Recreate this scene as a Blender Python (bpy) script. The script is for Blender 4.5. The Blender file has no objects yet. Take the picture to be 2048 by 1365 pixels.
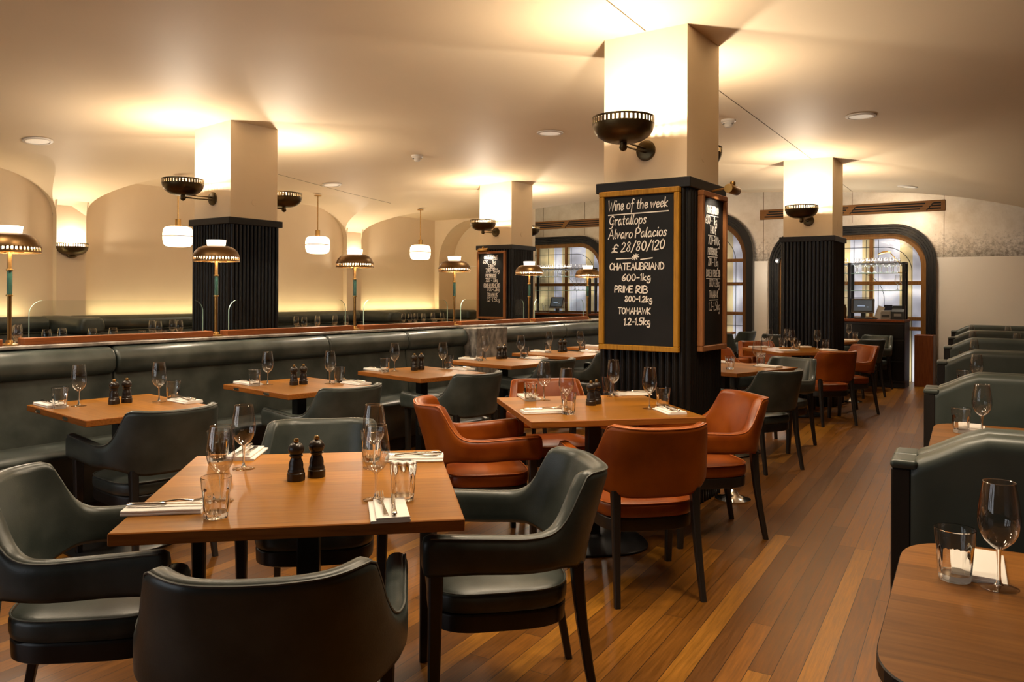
import bpy, bmesh, math, random
from math import sin, cos, pi, sqrt, atan2, radians
from mathutils import Vector, Matrix
random.seed(7)
S = bpy.context.scene
COL = S.collection

# ------------------------------------------------------------------ camera, world, exposure
EYE = 1.37
FPX, CY, YAW, ROLL = 1574.4, 591.2, 0.6076, 0.0047
cd = bpy.data.cameras.new('camera'); cam = bpy.data.objects.new('camera', cd); COL.objects.link(cam)
cd.sensor_fit = 'HORIZONTAL'; cd.sensor_width = 36.0; cd.lens = 36.0 * FPX / 2048.0
cd.shift_y = -(682.5 - CY) / 2048.0
cd.clip_start = 0.02; cd.clip_end = 100
cam.location = (0, 0, EYE)
fw = Vector((-sin(YAW), cos(YAW), 0)); rt = Vector((cos(YAW), sin(YAW), 0)); up = Vector((0, 0, 1))
r2 = rt * cos(ROLL) + up * sin(ROLL); u2 = -rt * sin(ROLL) + up * cos(ROLL)
cam.matrix_world = Matrix(((r2.x, u2.x, -fw.x, 0), (r2.y, u2.y, -fw.y, 0), (r2.z, u2.z, -fw.z, EYE), (0, 0, 0, 1)))
S.camera = cam
W = bpy.data.worlds.new('world'); S.world = W; W.use_nodes = True
W.node_tree.nodes['Background'].inputs[0].default_value = (1.0, 0.72, 0.45, 1)
W.node_tree.nodes['Background'].inputs[1].default_value = 0.16
S.view_settings.view_transform = 'Standard'; S.view_settings.look = 'None'
S.view_settings.gamma = 1.0; S.view_settings.exposure = -0.1
WARM = (1.0, 0.85, 0.66)
P_DAY, P_FILL, P_FIT = 6, 23, 22
P_SCONCE, P_HALF, P_LAMP, P_SPOT, P_STRIP, E_PEND, E_GLASS, E_WIN = 60, 34, 32, 6, 7, 4.2, 5.0, 0.75

# ------------------------------------------------------------------ node helpers
def new_mat(name):
    m = bpy.data.materials.new(name); m.use_nodes = True
    nt = m.node_tree; b = nt.nodes['Principled BSDF']
    return m, nt, b
def N(nt, t, **k):
    n = nt.nodes.new(t)
    for a, v in k.items():
        if a.startswith('i_'): n.inputs[a[2:].replace('_', ' ')].default_value = v
        else: setattr(n, a, v)
    return n
def L(nt, a, b): nt.links.new(a, b)
def rgb(c): return (c[0], c[1], c[2], 1.0)
def simple(name, col, rough=0.5, metal=0.0, spec=0.5, coat=0.0):
    m, nt, b = new_mat(name)
    b.inputs['Base Color'].default_value = rgb(col); b.inputs['Roughness'].default_value = rough
    b.inputs['Metallic'].default_value = metal; b.inputs['Specular IOR Level'].default_value = spec
    b.inputs['Coat Weight'].default_value = coat
    return m
def noisy(name, c1, c2, scale, rough=0.5, metal=0.0, bump=0.0, bscale=None, stretch=(1, 1, 1), detail=4.0, spec=0.5, r2=None, lo=0.35, hi=0.65, coat=0.0):
    m, nt, b = new_mat(name)
    tc = N(nt, 'ShaderNodeTexCoord'); mp = N(nt, 'ShaderNodeMapping'); mp.inputs['Scale'].default_value = stretch
    L(nt, tc.outputs['Object'], mp.inputs['Vector'])
    nz = N(nt, 'ShaderNodeTexNoise'); nz.inputs['Scale'].default_value = scale; nz.inputs['Detail'].default_value = detail
    L(nt, mp.outputs[0], nz.inputs['Vector'])
    rp = N(nt, 'ShaderNodeValToRGB'); rp.color_ramp.elements[0].color = rgb(c1); rp.color_ramp.elements[1].color = rgb(c2)
    rp.color_ramp.elements[0].position = lo; rp.color_ramp.elements[1].position = hi
    L(nt, nz.outputs['Fac'], rp.inputs[0]); L(nt, rp.outputs[0], b.inputs['Base Color'])
    b.inputs['Roughness'].default_value = rough; b.inputs['Metallic'].default_value = metal
    b.inputs['Specular IOR Level'].default_value = spec; b.inputs['Coat Weight'].default_value = coat
    if r2 is not None:
        mr = N(nt, 'ShaderNodeMapRange'); mr.inputs['To Min'].default_value = rough; mr.inputs['To Max'].default_value = r2
        L(nt, nz.outputs['Fac'], mr.inputs['Value']); L(nt, mr.outputs[0], b.inputs['Roughness'])
    if bump:
        n2 = N(nt, 'ShaderNodeTexNoise'); n2.inputs['Scale'].default_value = bscale or scale * 8; n2.inputs['Detail'].default_value = 3
        L(nt, mp.outputs[0], n2.inputs['Vector'])
        bp = N(nt, 'ShaderNodeBump'); bp.inputs['Strength'].default_value = bump; bp.inputs['Distance'].default_value = 0.004
        L(nt, n2.outputs['Fac'], bp.inputs['Height']); L(nt, bp.outputs[0], b.inputs['Normal'])
    return m
def emit(name, col, strength):
    m, nt, b = new_mat(name)
    b.inputs['Base Color'].default_value = rgb(col); b.inputs['Emission Color'].default_value = rgb(col)
    b.inputs['Emission Strength'].default_value = strength
    return m
def thin_glass(name, tint=(1, 1, 1), base=0.03, edge=0.55, power=3.0):
    m = bpy.data.materials.new(name); m.use_nodes = True; nt = m.node_tree; nt.nodes.clear()
    out = N(nt, 'ShaderNodeOutputMaterial'); mx = N(nt, 'ShaderNodeMixShader')
    tr = N(nt, 'ShaderNodeBsdfTransparent'); tr.inputs[0].default_value = rgb(tint)
    gl = N(nt, 'ShaderNodeBsdfGlossy'); gl.inputs['Roughness'].default_value = 0.015
    lw = N(nt, 'ShaderNodeLayerWeight'); lw.inputs['Blend'].default_value = 0.5
    pw = N(nt, 'ShaderNodeMath', operation='POWER'); pw.inputs[1].default_value = power
    ml = N(nt, 'ShaderNodeMath', operation='MULTIPLY_ADD'); ml.inputs[1].default_value = edge; ml.inputs[2].default_value = base
    L(nt, lw.outputs['Facing'], pw.inputs[0]); L(nt, pw.outputs[0], ml.inputs[0]); L(nt, ml.outputs[0], mx.inputs[0])
    L(nt, tr.outputs[0], mx.inputs[1]); L(nt, gl.outputs[0], mx.inputs[2]); L(nt, mx.outputs[0], out.inputs[0])
    return m
def wood(name, c1, c2, c3, scale=6.0, rough=0.35, axis=0, planks=0.0, coat=0.0):
    """grain along axis, optional broad strips of differing tone across it"""
    m, nt, b = new_mat(name)
    tc = N(nt, 'ShaderNodeTexCoord'); mp = N(nt, 'ShaderNodeMapping')
    st = [16.0, 16.0, 16.0]; st[axis] = 1.0; mp.inputs['Scale'].default_value = st
    L(nt, tc.outputs['Object'], mp.inputs['Vector'])
    nz = N(nt, 'ShaderNodeTexNoise'); nz.inputs['Scale'].default_value = scale; nz.inputs['Detail'].default_value = 5; nz.inputs['Roughness'].default_value = 0.65
    L(nt, mp.outputs[0], nz.inputs['Vector'])
    rp = N(nt, 'ShaderNodeValToRGB'); e = rp.color_ramp.elements
    e[0].position = 0.28; e[0].color = rgb(c1); e[1].position = 0.75; e[1].color = rgb(c3); k = e.new(0.5); k.color = rgb(c2)
    L(nt, nz.outputs['Fac'], rp.inputs[0]); colr = rp.outputs[0]
    if planks:
        sp = N(nt, 'ShaderNodeSeparateXYZ'); L(nt, tc.outputs['Object'], sp.inputs[0])
        dv = N(nt, 'ShaderNodeMath', operation='DIVIDE'); dv.inputs[1].default_value = planks
        L(nt, sp.outputs[1 if axis == 0 else 0], dv.inputs[0])
        fl = N(nt, 'ShaderNodeMath', operation='FLOOR'); L(nt, dv.outputs[0], fl.inputs[0])
        wn = N(nt, 'ShaderNodeTexWhiteNoise', noise_dimensions='1D'); L(nt, fl.outputs[0], wn.inputs['W'])
        hs = N(nt, 'ShaderNodeHueSaturation'); mr = N(nt, 'ShaderNodeMapRange')
        mr.inputs['To Min'].default_value = 0.72; mr.inputs['To Max'].default_value = 1.25
        L(nt, wn.outputs['Value'], mr.inputs['Value']); L(nt, mr.outputs[0], hs.inputs['Value']); L(nt, colr, hs.inputs['Color']); colr = hs.outputs[0]
    L(nt, colr, b.inputs['Base Color']); b.inputs['Roughness'].default_value = rough; b.inputs['Coat Weight'].default_value = coat
    b.inputs['Coat Roughness'].default_value = 0.25; b.inputs['Specular IOR Level'].default_value = 0.2
    return m
def floor_mat():
    m, nt, b = new_mat('floor_boards')
    tc = N(nt, 'ShaderNodeTexCoord'); mp = N(nt, 'ShaderNodeMapping'); mp.inputs['Rotation'].default_value = (0, 0, -0.085)
    L(nt, tc.outputs['Object'], mp.inputs['Vector']); sp = N(nt, 'ShaderNodeSeparateXYZ'); L(nt, mp.outputs[0], sp.inputs[0])
    def M(op, a, bb=None, c=None):
        n = N(nt, 'ShaderNodeMath', operation=op)
        for i, v in enumerate((a, bb, c)):
            if v is None: continue
            if isinstance(v, (int, float)): n.inputs[i].default_value = v
            else: L(nt, v, n.inputs[i])
        return n.outputs[0]
    rx = M('DIVIDE', sp.outputs[0], 0.086); row = M('FLOOR', rx); fx = M('FRACT', rx)
    wn = N(nt, 'ShaderNodeTexWhiteNoise', noise_dimensions='1D'); L(nt, row, wn.inputs['W'])
    off = M('MULTIPLY', wn.outputs['Value'], 7.3)
    ry = M('ADD', M('DIVIDE', sp.outputs[1], 2.1), off); cl = M('FLOOR', ry); fy = M('FRACT', ry)
    cb = N(nt, 'ShaderNodeCombineXYZ'); L(nt, row, cb.inputs[0]); L(nt, cl, cb.inputs[1])
    w2 = N(nt, 'ShaderNodeTexWhiteNoise', noise_dimensions='2D'); L(nt, cb.outputs[0], w2.inputs['Vector'])
    rp = N(nt, 'ShaderNodeValToRGB'); e = rp.color_ramp.elements
    e[0].position = 0; e[0].color = rgb((0.095, 0.034, 0.004)); e[1].position = 1; e[1].color = rgb((0.275, 0.116, 0.011))
    k = e.new(0.45); k.color = rgb((0.150, 0.055, 0.0055)); k = e.new(0.8); k.color = rgb((0.2, 0.075, 0.008))
    L(nt, w2.outputs['Value'], rp.inputs[0])
    # grain
    m2 = N(nt, 'ShaderNodeMapping'); m2.inputs['Scale'].default_value = (30, 1.4, 1); L(nt, mp.outputs[0], m2.inputs['Vector'])
    ad = N(nt, 'ShaderNodeVectorMath', operation='ADD'); L(nt, m2.outputs[0], ad.inputs[0])
    sc = N(nt, 'ShaderNodeVectorMath', operation='SCALE'); L(nt, w2.outputs['Color'], sc.inputs[0]); sc.inputs['Scale'].default_value = 40; L(nt, sc.outputs[0], ad.inputs[1])
    nz = N(nt, 'ShaderNodeTexNoise'); nz.inputs['Scale'].default_value = 3.0; nz.inputs['Detail'].default_value = 6; nz.inputs['Roughness'].default_value = 0.7
    L(nt, ad.outputs[0], nz.inputs['Vector'])
    hs = N(nt, 'ShaderNodeHueSaturation'); mr = N(nt, 'ShaderNodeMapRange'); mr.inputs['From Min'].default_value = 0.25; mr.inputs['From Max'].default_value = 0.75
    mr.inputs['To Min'].default_value = 0.5; mr.inputs['To Max'].default_value = 1.45
    L(nt, nz.outputs['Fac'], mr.inputs['Value']); L(nt, mr.outputs[0], hs.inputs['Value']); L(nt, rp.outputs[0], hs.inputs['Color'])
    # gaps
    g1 = M('LESS_THAN', fx, 0.028); g2 = M('LESS_THAN', fy, 0.0012); g = M('MAXIMUM', g1, g2)
    mx = N(nt, 'ShaderNodeMix', data_type='RGBA'); L(nt, g, mx.inputs[0]); L(nt, hs.outputs[0], mx.inputs[6]); mx.inputs[7].default_value = rgb((0.012, 0.005, 0.003))
    L(nt, mx.outputs[2], b.inputs['Base Color'])
    r3 = N(nt, 'ShaderNodeMapRange'); r3.inputs['To Min'].default_value = 0.22; r3.inputs['To Max'].default_value = 0.5; b.inputs['Specular IOR Level'].default_value = 0.32
    L(nt, nz.outputs['Fac'], r3.inputs['Value']); L(nt, r3.outputs[0], b.inputs['Roughness'])
    bp = N(nt, 'ShaderNodeBump'); bp.inputs['Strength'].default_value = 0.35; bp.inputs['Distance'].default_value = 0.002
    hh = M('SUBTRACT', M('MULTIPLY', nz.outputs['Fac'], 0.4), g); L(nt, hh, bp.inputs['Height']); L(nt, bp.outputs[0], b.inputs['Normal'])
    return m
def silver_mat():
    m, nt, b = new_mat('silver_leaf')
    tc = N(nt, 'ShaderNodeTexCoord')
    nz = N(nt, 'ShaderNodeTexNoise'); nz.inputs['Scale'].default_value = 1.6; nz.inputs['Detail'].default_value = 7; nz.inputs['Roughness'].default_value = 0.7
    L(nt, tc.outputs['Object'], nz.inputs['Vector'])
    rp = N(nt, 'ShaderNodeValToRGB'); e = rp.color_ramp.elements
    e[0].position = 0.3; e[0].color = rgb((0.58, 0.52, 0.44)); e[1].position = 0.62; e[1].color = rgb((0.80, 0.76, 0.70))
    L(nt, nz.outputs['Fac'], rp.inputs[0])
    n2 = N(nt, 'ShaderNodeTexNoise'); n2.inputs['Scale'].default_value = 22.0; n2.inputs['Detail'].default_value = 8; n2.inputs['Roughness'].default_value = 0.75
    L(nt, tc.outputs['Object'], n2.inputs['Vector'])
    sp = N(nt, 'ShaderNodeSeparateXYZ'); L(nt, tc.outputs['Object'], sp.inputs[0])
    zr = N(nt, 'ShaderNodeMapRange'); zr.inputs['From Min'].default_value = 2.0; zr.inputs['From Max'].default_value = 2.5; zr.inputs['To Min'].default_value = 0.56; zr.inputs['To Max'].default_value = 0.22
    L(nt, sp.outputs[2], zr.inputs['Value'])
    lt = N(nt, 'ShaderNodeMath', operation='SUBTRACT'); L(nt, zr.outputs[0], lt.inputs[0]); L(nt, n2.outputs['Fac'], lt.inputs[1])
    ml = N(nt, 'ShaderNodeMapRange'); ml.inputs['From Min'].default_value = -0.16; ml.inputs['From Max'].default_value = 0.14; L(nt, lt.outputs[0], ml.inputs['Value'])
    mx = N(nt, 'ShaderNodeMix', data_type='RGBA'); L(nt, ml.outputs[0], mx.inputs[0]); L(nt, rp.outputs[0], mx.inputs[6]); mx.inputs[7].default_value = rgb((0.22, 0.195, 0.16))  # tarnish patches, with a dark reflection painted in towards the lower edge
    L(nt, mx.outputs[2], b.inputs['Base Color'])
    b.inputs['Metallic'].default_value = 1.0; b.inputs['Roughness'].default_value = 0.33
    return m
def stained_mat(seed, pale, amber, bias=0.3):
    """leaded art glass, daylit from outside: cells of pale and amber glass with a blurred view behind"""
    m, nt, b = new_mat('art_glass')
    tc = N(nt, 'ShaderNodeTexCoord'); sp = N(nt, 'ShaderNodeSeparateXYZ'); L(nt, tc.outputs['Object'], sp.inputs[0])
    cb = N(nt, 'ShaderNodeCombineXYZ'); cols = []
    for ax, size in ((0, 0.19), (2, 0.62)):
        dv = N(nt, 'ShaderNodeMath', operation='DIVIDE'); dv.inputs[1].default_value = size; L(nt, sp.outputs[ax], dv.inputs[0])
        fl = N(nt, 'ShaderNodeMath', operation='FLOOR'); L(nt, dv.outputs[0], fl.inputs[0]); cols.append(fl)
    L(nt, cols[0].outputs[0], cb.inputs[0]); L(nt, cols[1].outputs[0], cb.inputs[1]); cb.inputs[2].default_value = seed
    wn = N(nt, 'ShaderNodeTexWhiteNoise', noise_dimensions='1D'); L(nt, cols[0].outputs[0], wn.inputs['W'])
    st = N(nt, 'ShaderNodeMath', operation='LESS_THAN'); st.inputs[1].default_value = bias; L(nt, wn.outputs['Value'], st.inputs[0])
    nz = N(nt, 'ShaderNodeTexNoise'); nz.inputs['Scale'].default_value = 1.7; nz.inputs['Detail'].default_value = 2; L(nt, tc.outputs['Object'], nz.inputs['Vector'])
    rp = N(nt, 'ShaderNodeValToRGB'); e = rp.color_ramp.elements
    e[0].position = 0.33; e[0].color = rgb((0.16, 0.17, 0.22)); e[1].position = 0.66; e[1].color = rgb(pale); k = e.new(0.5); k.color = rgb((0.42, 0.44, 0.52))
    L(nt, nz.outputs['Fac'], rp.inputs[0])
    am = N(nt, 'ShaderNodeMix', data_type='RGBA', blend_type='MULTIPLY'); am.inputs[0].default_value = 1.0
    L(nt, rp.outputs[0], am.inputs[6]); am.inputs[7].default_value = rgb(amber)
    mx = N(nt, 'ShaderNodeMix', data_type='RGBA'); L(nt, st.outputs[0], mx.inputs[0]); L(nt, rp.outputs[0], mx.inputs[6]); L(nt, am.outputs[2], mx.inputs[7])
    L(nt, mx.outputs[2], b.inputs['Emission Color']); b.inputs['Emission Strength'].default_value = E_WIN
    L(nt, mx.outputs[2], b.inputs['Base Color']); b.inputs['Roughness'].default_value = 0.12
    n2 = N(nt, 'ShaderNodeTexNoise'); n2.inputs['Scale'].default_value = 14; L(nt, tc.outputs['Object'], n2.inputs['Vector'])
    bp = N(nt, 'ShaderNodeBump'); bp.inputs['Strength'].default_value = 0.25; bp.inputs['Distance'].default_value = 0.01
    L(nt, n2.outputs['Fac'], bp.inputs['Height']); L(nt, bp.outputs[0], b.inputs['Normal'])
    return m

M = {}
M['plaster'] = noisy('cream_plaster', (0.79, 0.64, 0.445), (0.82, 0.67, 0.47), 2.0, 0.75, bump=0.02, bscale=120)
M['ceiling'] = noisy('ceiling_plaster', (0.80, 0.645, 0.445), (0.83, 0.675, 0.47), 0.8, 0.6, spec=0.3)
M['beige'] = noisy('beige_paint', (0.84, 0.77, 0.68), (0.86, 0.79, 0.70), 1.5, 0.7)
M['floor'] = floor_mat()
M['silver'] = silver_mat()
M['grey_leather'] = noisy('grey_green_leather', (0.028, 0.036, 0.032), (0.066, 0.076, 0.067), 5.0, 0.27, bump=0.08, bscale=260, r2=0.44)
M['dark_leather'] = noisy('bottle_green_leather', (0.034, 0.046, 0.039), (0.062, 0.075, 0.064), 3.0, 0.28, bump=0.06, bscale=260, r2=0.48)
M['grey_welt'] = noisy('grey_leather_welt', (0.06, 0.066, 0.058), (0.10, 0.105, 0.095), 9.0, 0.45)
M['orange_leather'] = noisy('tan_orange_leather', (0.175, 0.031, 0.002), (0.32, 0.075, 0.004), 4.0, 0.28, bump=0.08, bscale=260, r2=0.44, spec=0.5)
M['orange_welt'] = noisy('tan_leather_welt', (0.40, 0.10, 0.02), (0.55, 0.16, 0.035), 9.0, 0.45)
M['black_wood'] = noisy('black_stained_wood', (0.010, 0.008, 0.007), (0.022, 0.018, 0.015), 6.0, 0.38, stretch=(1, 1, 0.15))
M['black_metal'] = simple('black_metal', (0.012, 0.012, 0.013), 0.35, 0.2)
M['flute'] = noisy('black_lacquered_wood', (0.005, 0.0042, 0.0036), (0.011, 0.0095, 0.008), 5.0, 0.33, stretch=(1, 1, 0.1), spec=0.35)
M['cap'] = simple('black_painted_ledge', (0.012, 0.0098, 0.008), 0.42, 0, 0.3)
M['table'] = wood('oak_tabletop', (0.235, 0.084, 0.007), (0.325, 0.127, 0.011), (0.40, 0.168, 0.018), 4.0, 0.38, 0, 0.155)
M['table_edge'] = wood('oak_edge', (0.20, 0.06, 0.010), (0.29, 0.095, 0.016), (0.37, 0.13, 0.022), 5.0, 0.4, 0)
M['booth_table'] = wood('walnut_tabletop', (0.15, 0.056, 0.009), (0.225, 0.088, 0.015), (0.29, 0.122, 0.024), 4.0, 0.36, 0, 0.11)
M['rail_wood'] = wood('mahogany_rail', (0.13, 0.036, 0.010), (0.20, 0.060, 0.016), (0.27, 0.088, 0.024), 5.0, 0.4, 1)
M['frame_wood'] = wood('golden_oak_frame', (0.24, 0.11, 0.010), (0.38, 0.18, 0.016), (0.48, 0.24, 0.024), 6.0, 0.35, 2)
M['copper_wood'] = wood('reddish_oak_frame', (0.22, 0.085, 0.028), (0.33, 0.13, 0.045), (0.42, 0.18, 0.06), 6.0, 0.33, 2)
M['mullion'] = wood('oak_mullion', (0.13, 0.055, 0.014), (0.20, 0.088, 0.022), (0.27, 0.12, 0.03), 6.0, 0.4, 2)
M['red_wood'] = wood('red_oak_panel', (0.13, 0.032, 0.009), (0.20, 0.055, 0.015), (0.27, 0.085, 0.022), 5.0, 0.4, 2)
M['bronze'] = noisy('dark_bronze', (0.085, 0.060, 0.028), (0.13, 0.092, 0.045), 5.0, 0.34, 0.9)
M['brass'] = noisy('aged_brass', (0.36, 0.20, 0.058), (0.48, 0.28, 0.085), 8.0, 0.32, 0.95)
M['lamp_stem'] = noisy('brown_brass', (0.22, 0.115, 0.032), (0.30, 0.16, 0.05), 8.0, 0.34, 0.95)
M['lamp_bronze'] = noisy('brown_bronze', (0.145, 0.080, 0.030), (0.19, 0.108, 0.042), 5.0, 0.38, 0.9)
M['green_enamel'] = simple('green_enamel', (0.009, 0.034, 0.024), 0.35)
M['wine_glass'] = thin_glass('wine_glass_crystal', (0.95, 0.945, 0.94), 0.065, 0.9, 1.8)
M['tumbler_glass'] = thin_glass('tumbler_glass', (0.955, 0.955, 0.945), 0.06, 0.85, 1.7)
_m, _nt, _b = new_mat('solid_tumbler_glass')
_b.inputs['Transmission Weight'].default_value = 1.0; _b.inputs['Roughness'].default_value = 0.0; _b.inputs['IOR'].default_value = 1.45
_b.inputs['Base Color'].default_value = (0.98, 0.98, 0.97, 1); M['solid_glass'] = _m
M['screen_glass'] = thin_glass('screen_glass', (0.955, 0.975, 0.96), 0.02, 0.5, 4.0)
M['glass_edge'] = simple('green_glass_edge', (0.38, 0.55, 0.46), 0.15)
M['napkin'] = simple('white_linen', (0.84, 0.80, 0.75), 0.8, 0, 0.2)
M['steel'] = simple('polished_steel', (0.72, 0.68, 0.62), 0.16, 1.0)
M['chrome'] = simple('chrome', (0.78, 0.76, 0.73), 0.1, 1.0)
M['mill'] = noisy('dark_mill_wood', (0.012, 0.008, 0.006), (0.025, 0.016, 0.011), 8.0, 0.28)
M['board'] = noisy('chalkboard_black', (0.006, 0.0058, 0.0055), (0.012, 0.0115, 0.011), 3.0, 0.55, spec=0.25)
M['chalk'] = simple('chalk', (0.82, 0.76, 0.68), 0.9)
M['marble'] = noisy('grey_marble', (0.085, 0.078, 0.068), (0.30, 0.275, 0.24), 22.0, 0.45, bump=0.8, bscale=26, stretch=(1, 1, 0.5), detail=8)
M['ledge'] = noisy('marble_ledge', (0.16, 0.145, 0.13), (0.42, 0.38, 0.34), 12.0, 0.3, detail=8)
M['opal'] = emit('opal_glass', (1.0, 0.80, 0.55), E_PEND)
M['lamp_glass'] = emit('ribbed_lamp_glass', (1.0, 0.80, 0.60), E_GLASS)
M['bulb'] = emit('bulb', (1.0, 0.74, 0.46), 14.0)
M['reflector'] = simple('cream_reflector', (0.80, 0.74, 0.64), 0.5)
M['white_plastic'] = simple('white_plastic', (0.72, 0.66, 0.58), 0.5)
M['fitting_glass'] = emit('downlight_glass', (0.95, 0.82, 0.64), 0.35)  # glow added to the disc of the unlit ceiling fittings
M['crack'] = simple('seam_shadow_gap', (0.13, 0.075, 0.03), 0.9)  # dark colour of the seam and joint lines
M['lead'] = simple('lead_came', (0.03, 0.026, 0.022), 0.5, 0.3)
M['shelf_glass'] = simple('shelf_glass', (0.30, 0.55, 0.47), 0.1)
M['screen'] = emit('monitor_screen', (0.06, 0.075, 0.09), 0.6)
M['screen_bar'] = emit('monitor_text', (0.25, 0.34, 0.48), 0.8)
M['dark_plastic'] = simple('dark_plastic', (0.03, 0.03, 0.032), 0.4)
M['grey_plastic'] = simple('grey_plastic', (0.28, 0.28, 0.28), 0.4)
M['navy'] = simple('navy_card', (0.02, 0.025, 0.07), 0.6)
M['paper'] = simple('white_paper', (0.8, 0.78, 0.74), 0.8)
M['vent_dark'] = simple('vent_slot', (0.006, 0.005, 0.004), 0.8)
M['vent'] = wood('bronze_vent', (0.15, 0.065, 0.02), (0.22, 0.10, 0.03), (0.27, 0.125, 0.04), 4.0, 0.35, 0)
M['diffuser'] = emit('opal_diffuser', (1.0, 0.80, 0.56), 1.6)  # glowing disc of the added ceiling lights
M['daylight_glass'] = emit('daylight_glass', (0.86, 0.93, 1.0), 1.8)
M['lit_strip'] = emit('hidden_strip', (1.0, 0.86, 0.52), 5.0)
M['art1'] = stained_mat(1.0, (0.86, 0.90, 1.0), (1.0, 0.78, 0.36), 0.34)
M['art2'] = stained_mat(5.0, (0.80, 0.88, 1.0), (1.0, 0.80, 0.40), 0.22)

# ------------------------------------------------------------------ mesh helpers
def obj(name, verts, faces, mat, parent=None, smooth=False, mats=None):
    me = bpy.data.meshes.new(name); me.from_pydata([tuple(v) for v in verts], [], faces)
    me.materials.append(M[mat] if isinstance(mat, str) else mat)
    if mats:
        for mm in mats[0]: me.materials.append(M[mm])
        for i, k in enumerate(mats[1]): me.polygons[i].material_index = k
    bm = bmesh.new(); bm.from_mesh(me); bmesh.ops.recalc_face_normals(bm, faces=bm.faces); bm.to_mesh(me); bm.free()
    if smooth is not False:
        for p in me.polygons: p.use_smooth = True
        ang = 40 if smooth is True else smooth
        try: me.set_sharp_from_angle(angle=radians(ang))
        except Exception: pass
    o = bpy.data.objects.new(name, me); COL.objects.link(o)
    if smooth is not False and smooth is not True and smooth >= 50:
        wn = o.modifiers.new('weighted', 'WEIGHTED_NORMAL'); wn.keep_sharp = True
    if parent is not None: o.parent = parent
    return o
class G:
    """collects geometry of one mesh"""
    def __init__(s): s.v = []; s.f = []
    def add(s, v, f):
        k = len(s.v); s.v += [Vector(p) for p in v]; s.f += [tuple(i + k for i in q) for q in f]; return s
    def box(s, x0, x1, y0, y1, z0, z1, bev=0.0, seg=2, m=None):
        bm = bmesh.new(); bmesh.ops.create_cube(bm, size=1)
        for v in bm.verts: v.co = Vector(((x0 + x1) / 2 + v.co.x * (x1 - x0), (y0 + y1) / 2 + v.co.y * (y1 - y0), (z0 + z1) / 2 + v.co.z * (z1 - z0)))
        if bev: bmesh.ops.bevel(bm, geom=bm.edges[:], offset=bev, segments=seg, profile=0.5, affect='EDGES')
        bm.verts.index_update()
        vs = [v.co.copy() for v in bm.verts]; fs = [tuple(v.index for v in f.verts) for f in bm.faces]; bm.free()
        if m is not None: vs = [m @ v for v in vs]
        return s.add(vs, fs)
    def lathe(s, prof, n=24, c=(0, 0, 0), a0=0.0, a1=2 * pi, m=None):
        full = abs(a1 - a0 - 2 * pi) < 1e-6; k = n if full else n + 1; vs = []; fs = []
        for r, z in prof:
            for i in range(k):
                a = a0 + (a1 - a0) * i / n; vs.append(Vector((c[0] + r * cos(a), c[1] + r * sin(a), c[2] + z)))
        for j in range(len(prof) - 1):
            for i in range(n):
                i2 = (i + 1) % k
                fs.append((j * k + i, j * k + i2, (j + 1) * k + i2, (j + 1) * k + i))
        if m is not None: vs = [m @ v for v in vs]
        return s.add(vs, fs)
    def tube(s, pts, r, n=8, closed=False):
        pts = [Vector(p) for p in pts]; vs = []; fs = []; K = len(pts)
        rr = r if isinstance(r, (list, tuple)) else [r] * K
        ref = None
        for i, p in enumerate(pts):
            if closed: t = pts[(i + 1) % K] - pts[i - 1]
            else: t = pts[min(i + 1, K - 1)] - pts[max(i - 1, 0)]
            t.normalize()
            if ref is None:
                ref = Vector((0, 0, 1)) if abs(t.z) < 0.9 else Vector((1, 0, 0))
            ref = (ref - t * ref.dot(t)).normalized(); b = t.cross(ref)
            for j in range(n):
                a = 2 * pi * j / n; vs.append(p + (ref * cos(a) + b * sin(a)) * rr[i])
        for i in range(K if closed else K - 1):
            i2 = (i + 1) % K
            for j in range(n): fs.append((i * n + j, i * n + (j + 1) % n, i2 * n + (j + 1) % n, i2 * n + j))
        if not closed: fs += [tuple(range(n - 1, -1, -1)), tuple(range((K - 1) * n, K * n))]
        return s.add(vs, fs)
    def prism(s, poly, fn, t0, t1):
        """extrude a polygon: fn(p, t) -> point"""
        n = len(poly); vs = [fn(p, t0) for p in poly] + [fn(p, t1) for p in poly]
        fs = [tuple(range(n)), tuple(range(2 * n - 1, n - 1, -1))] + [(i, (i + 1) % n, n + (i + 1) % n, n + i) for i in range(n)]
        return s.add(vs, fs)
    def loft(s, rings, caps=True, closed=True):
        n = len(rings[0]); vs = [p for r in rings for p in r]; fs = []
        for j in range(len(rings) - 1):
            for i in range(n if closed else n - 1):
                fs.append((j * n + i, j * n + (i + 1) % n, (j + 1) * n + (i + 1) % n, (j + 1) * n + i))
        if caps: fs += [tuple(range(n - 1, -1, -1)), tuple(range((len(rings) - 1) * n, len(rings) * n))]
        return s.add(vs, fs)
    def obj(s, name, mat, parent=None, smooth=False): return obj(name, s.v, s.f, mat, parent, smooth)
def empty(name, loc=(0, 0, 0), rz=0.0):
    o = bpy.data.objects.new(name, None); o.empty_display_size = 0.1; COL.objects.link(o)
    o.location = loc; o.rotation_euler = (0, 0, rz); return o
def tag(o, label=None, cat=None, group=None, kind=None):
    if label: o['label'] = label
    if cat: o['category'] = cat
    if group: o['group'] = group
    if kind: o['kind'] = kind
    return o
def copy_tree(o, kids, parent=None):
    c = o.copy(); COL.objects.link(c); c.parent = parent
    for ch in kids.get(o.name, []): copy_tree(ch, kids, c)
    return c
def kids_of(root):
    k = {}
    def rec(o):
        k[o.name] = list(o.children)
        for c in o.children: rec(c)
    rec(root); return k
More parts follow.
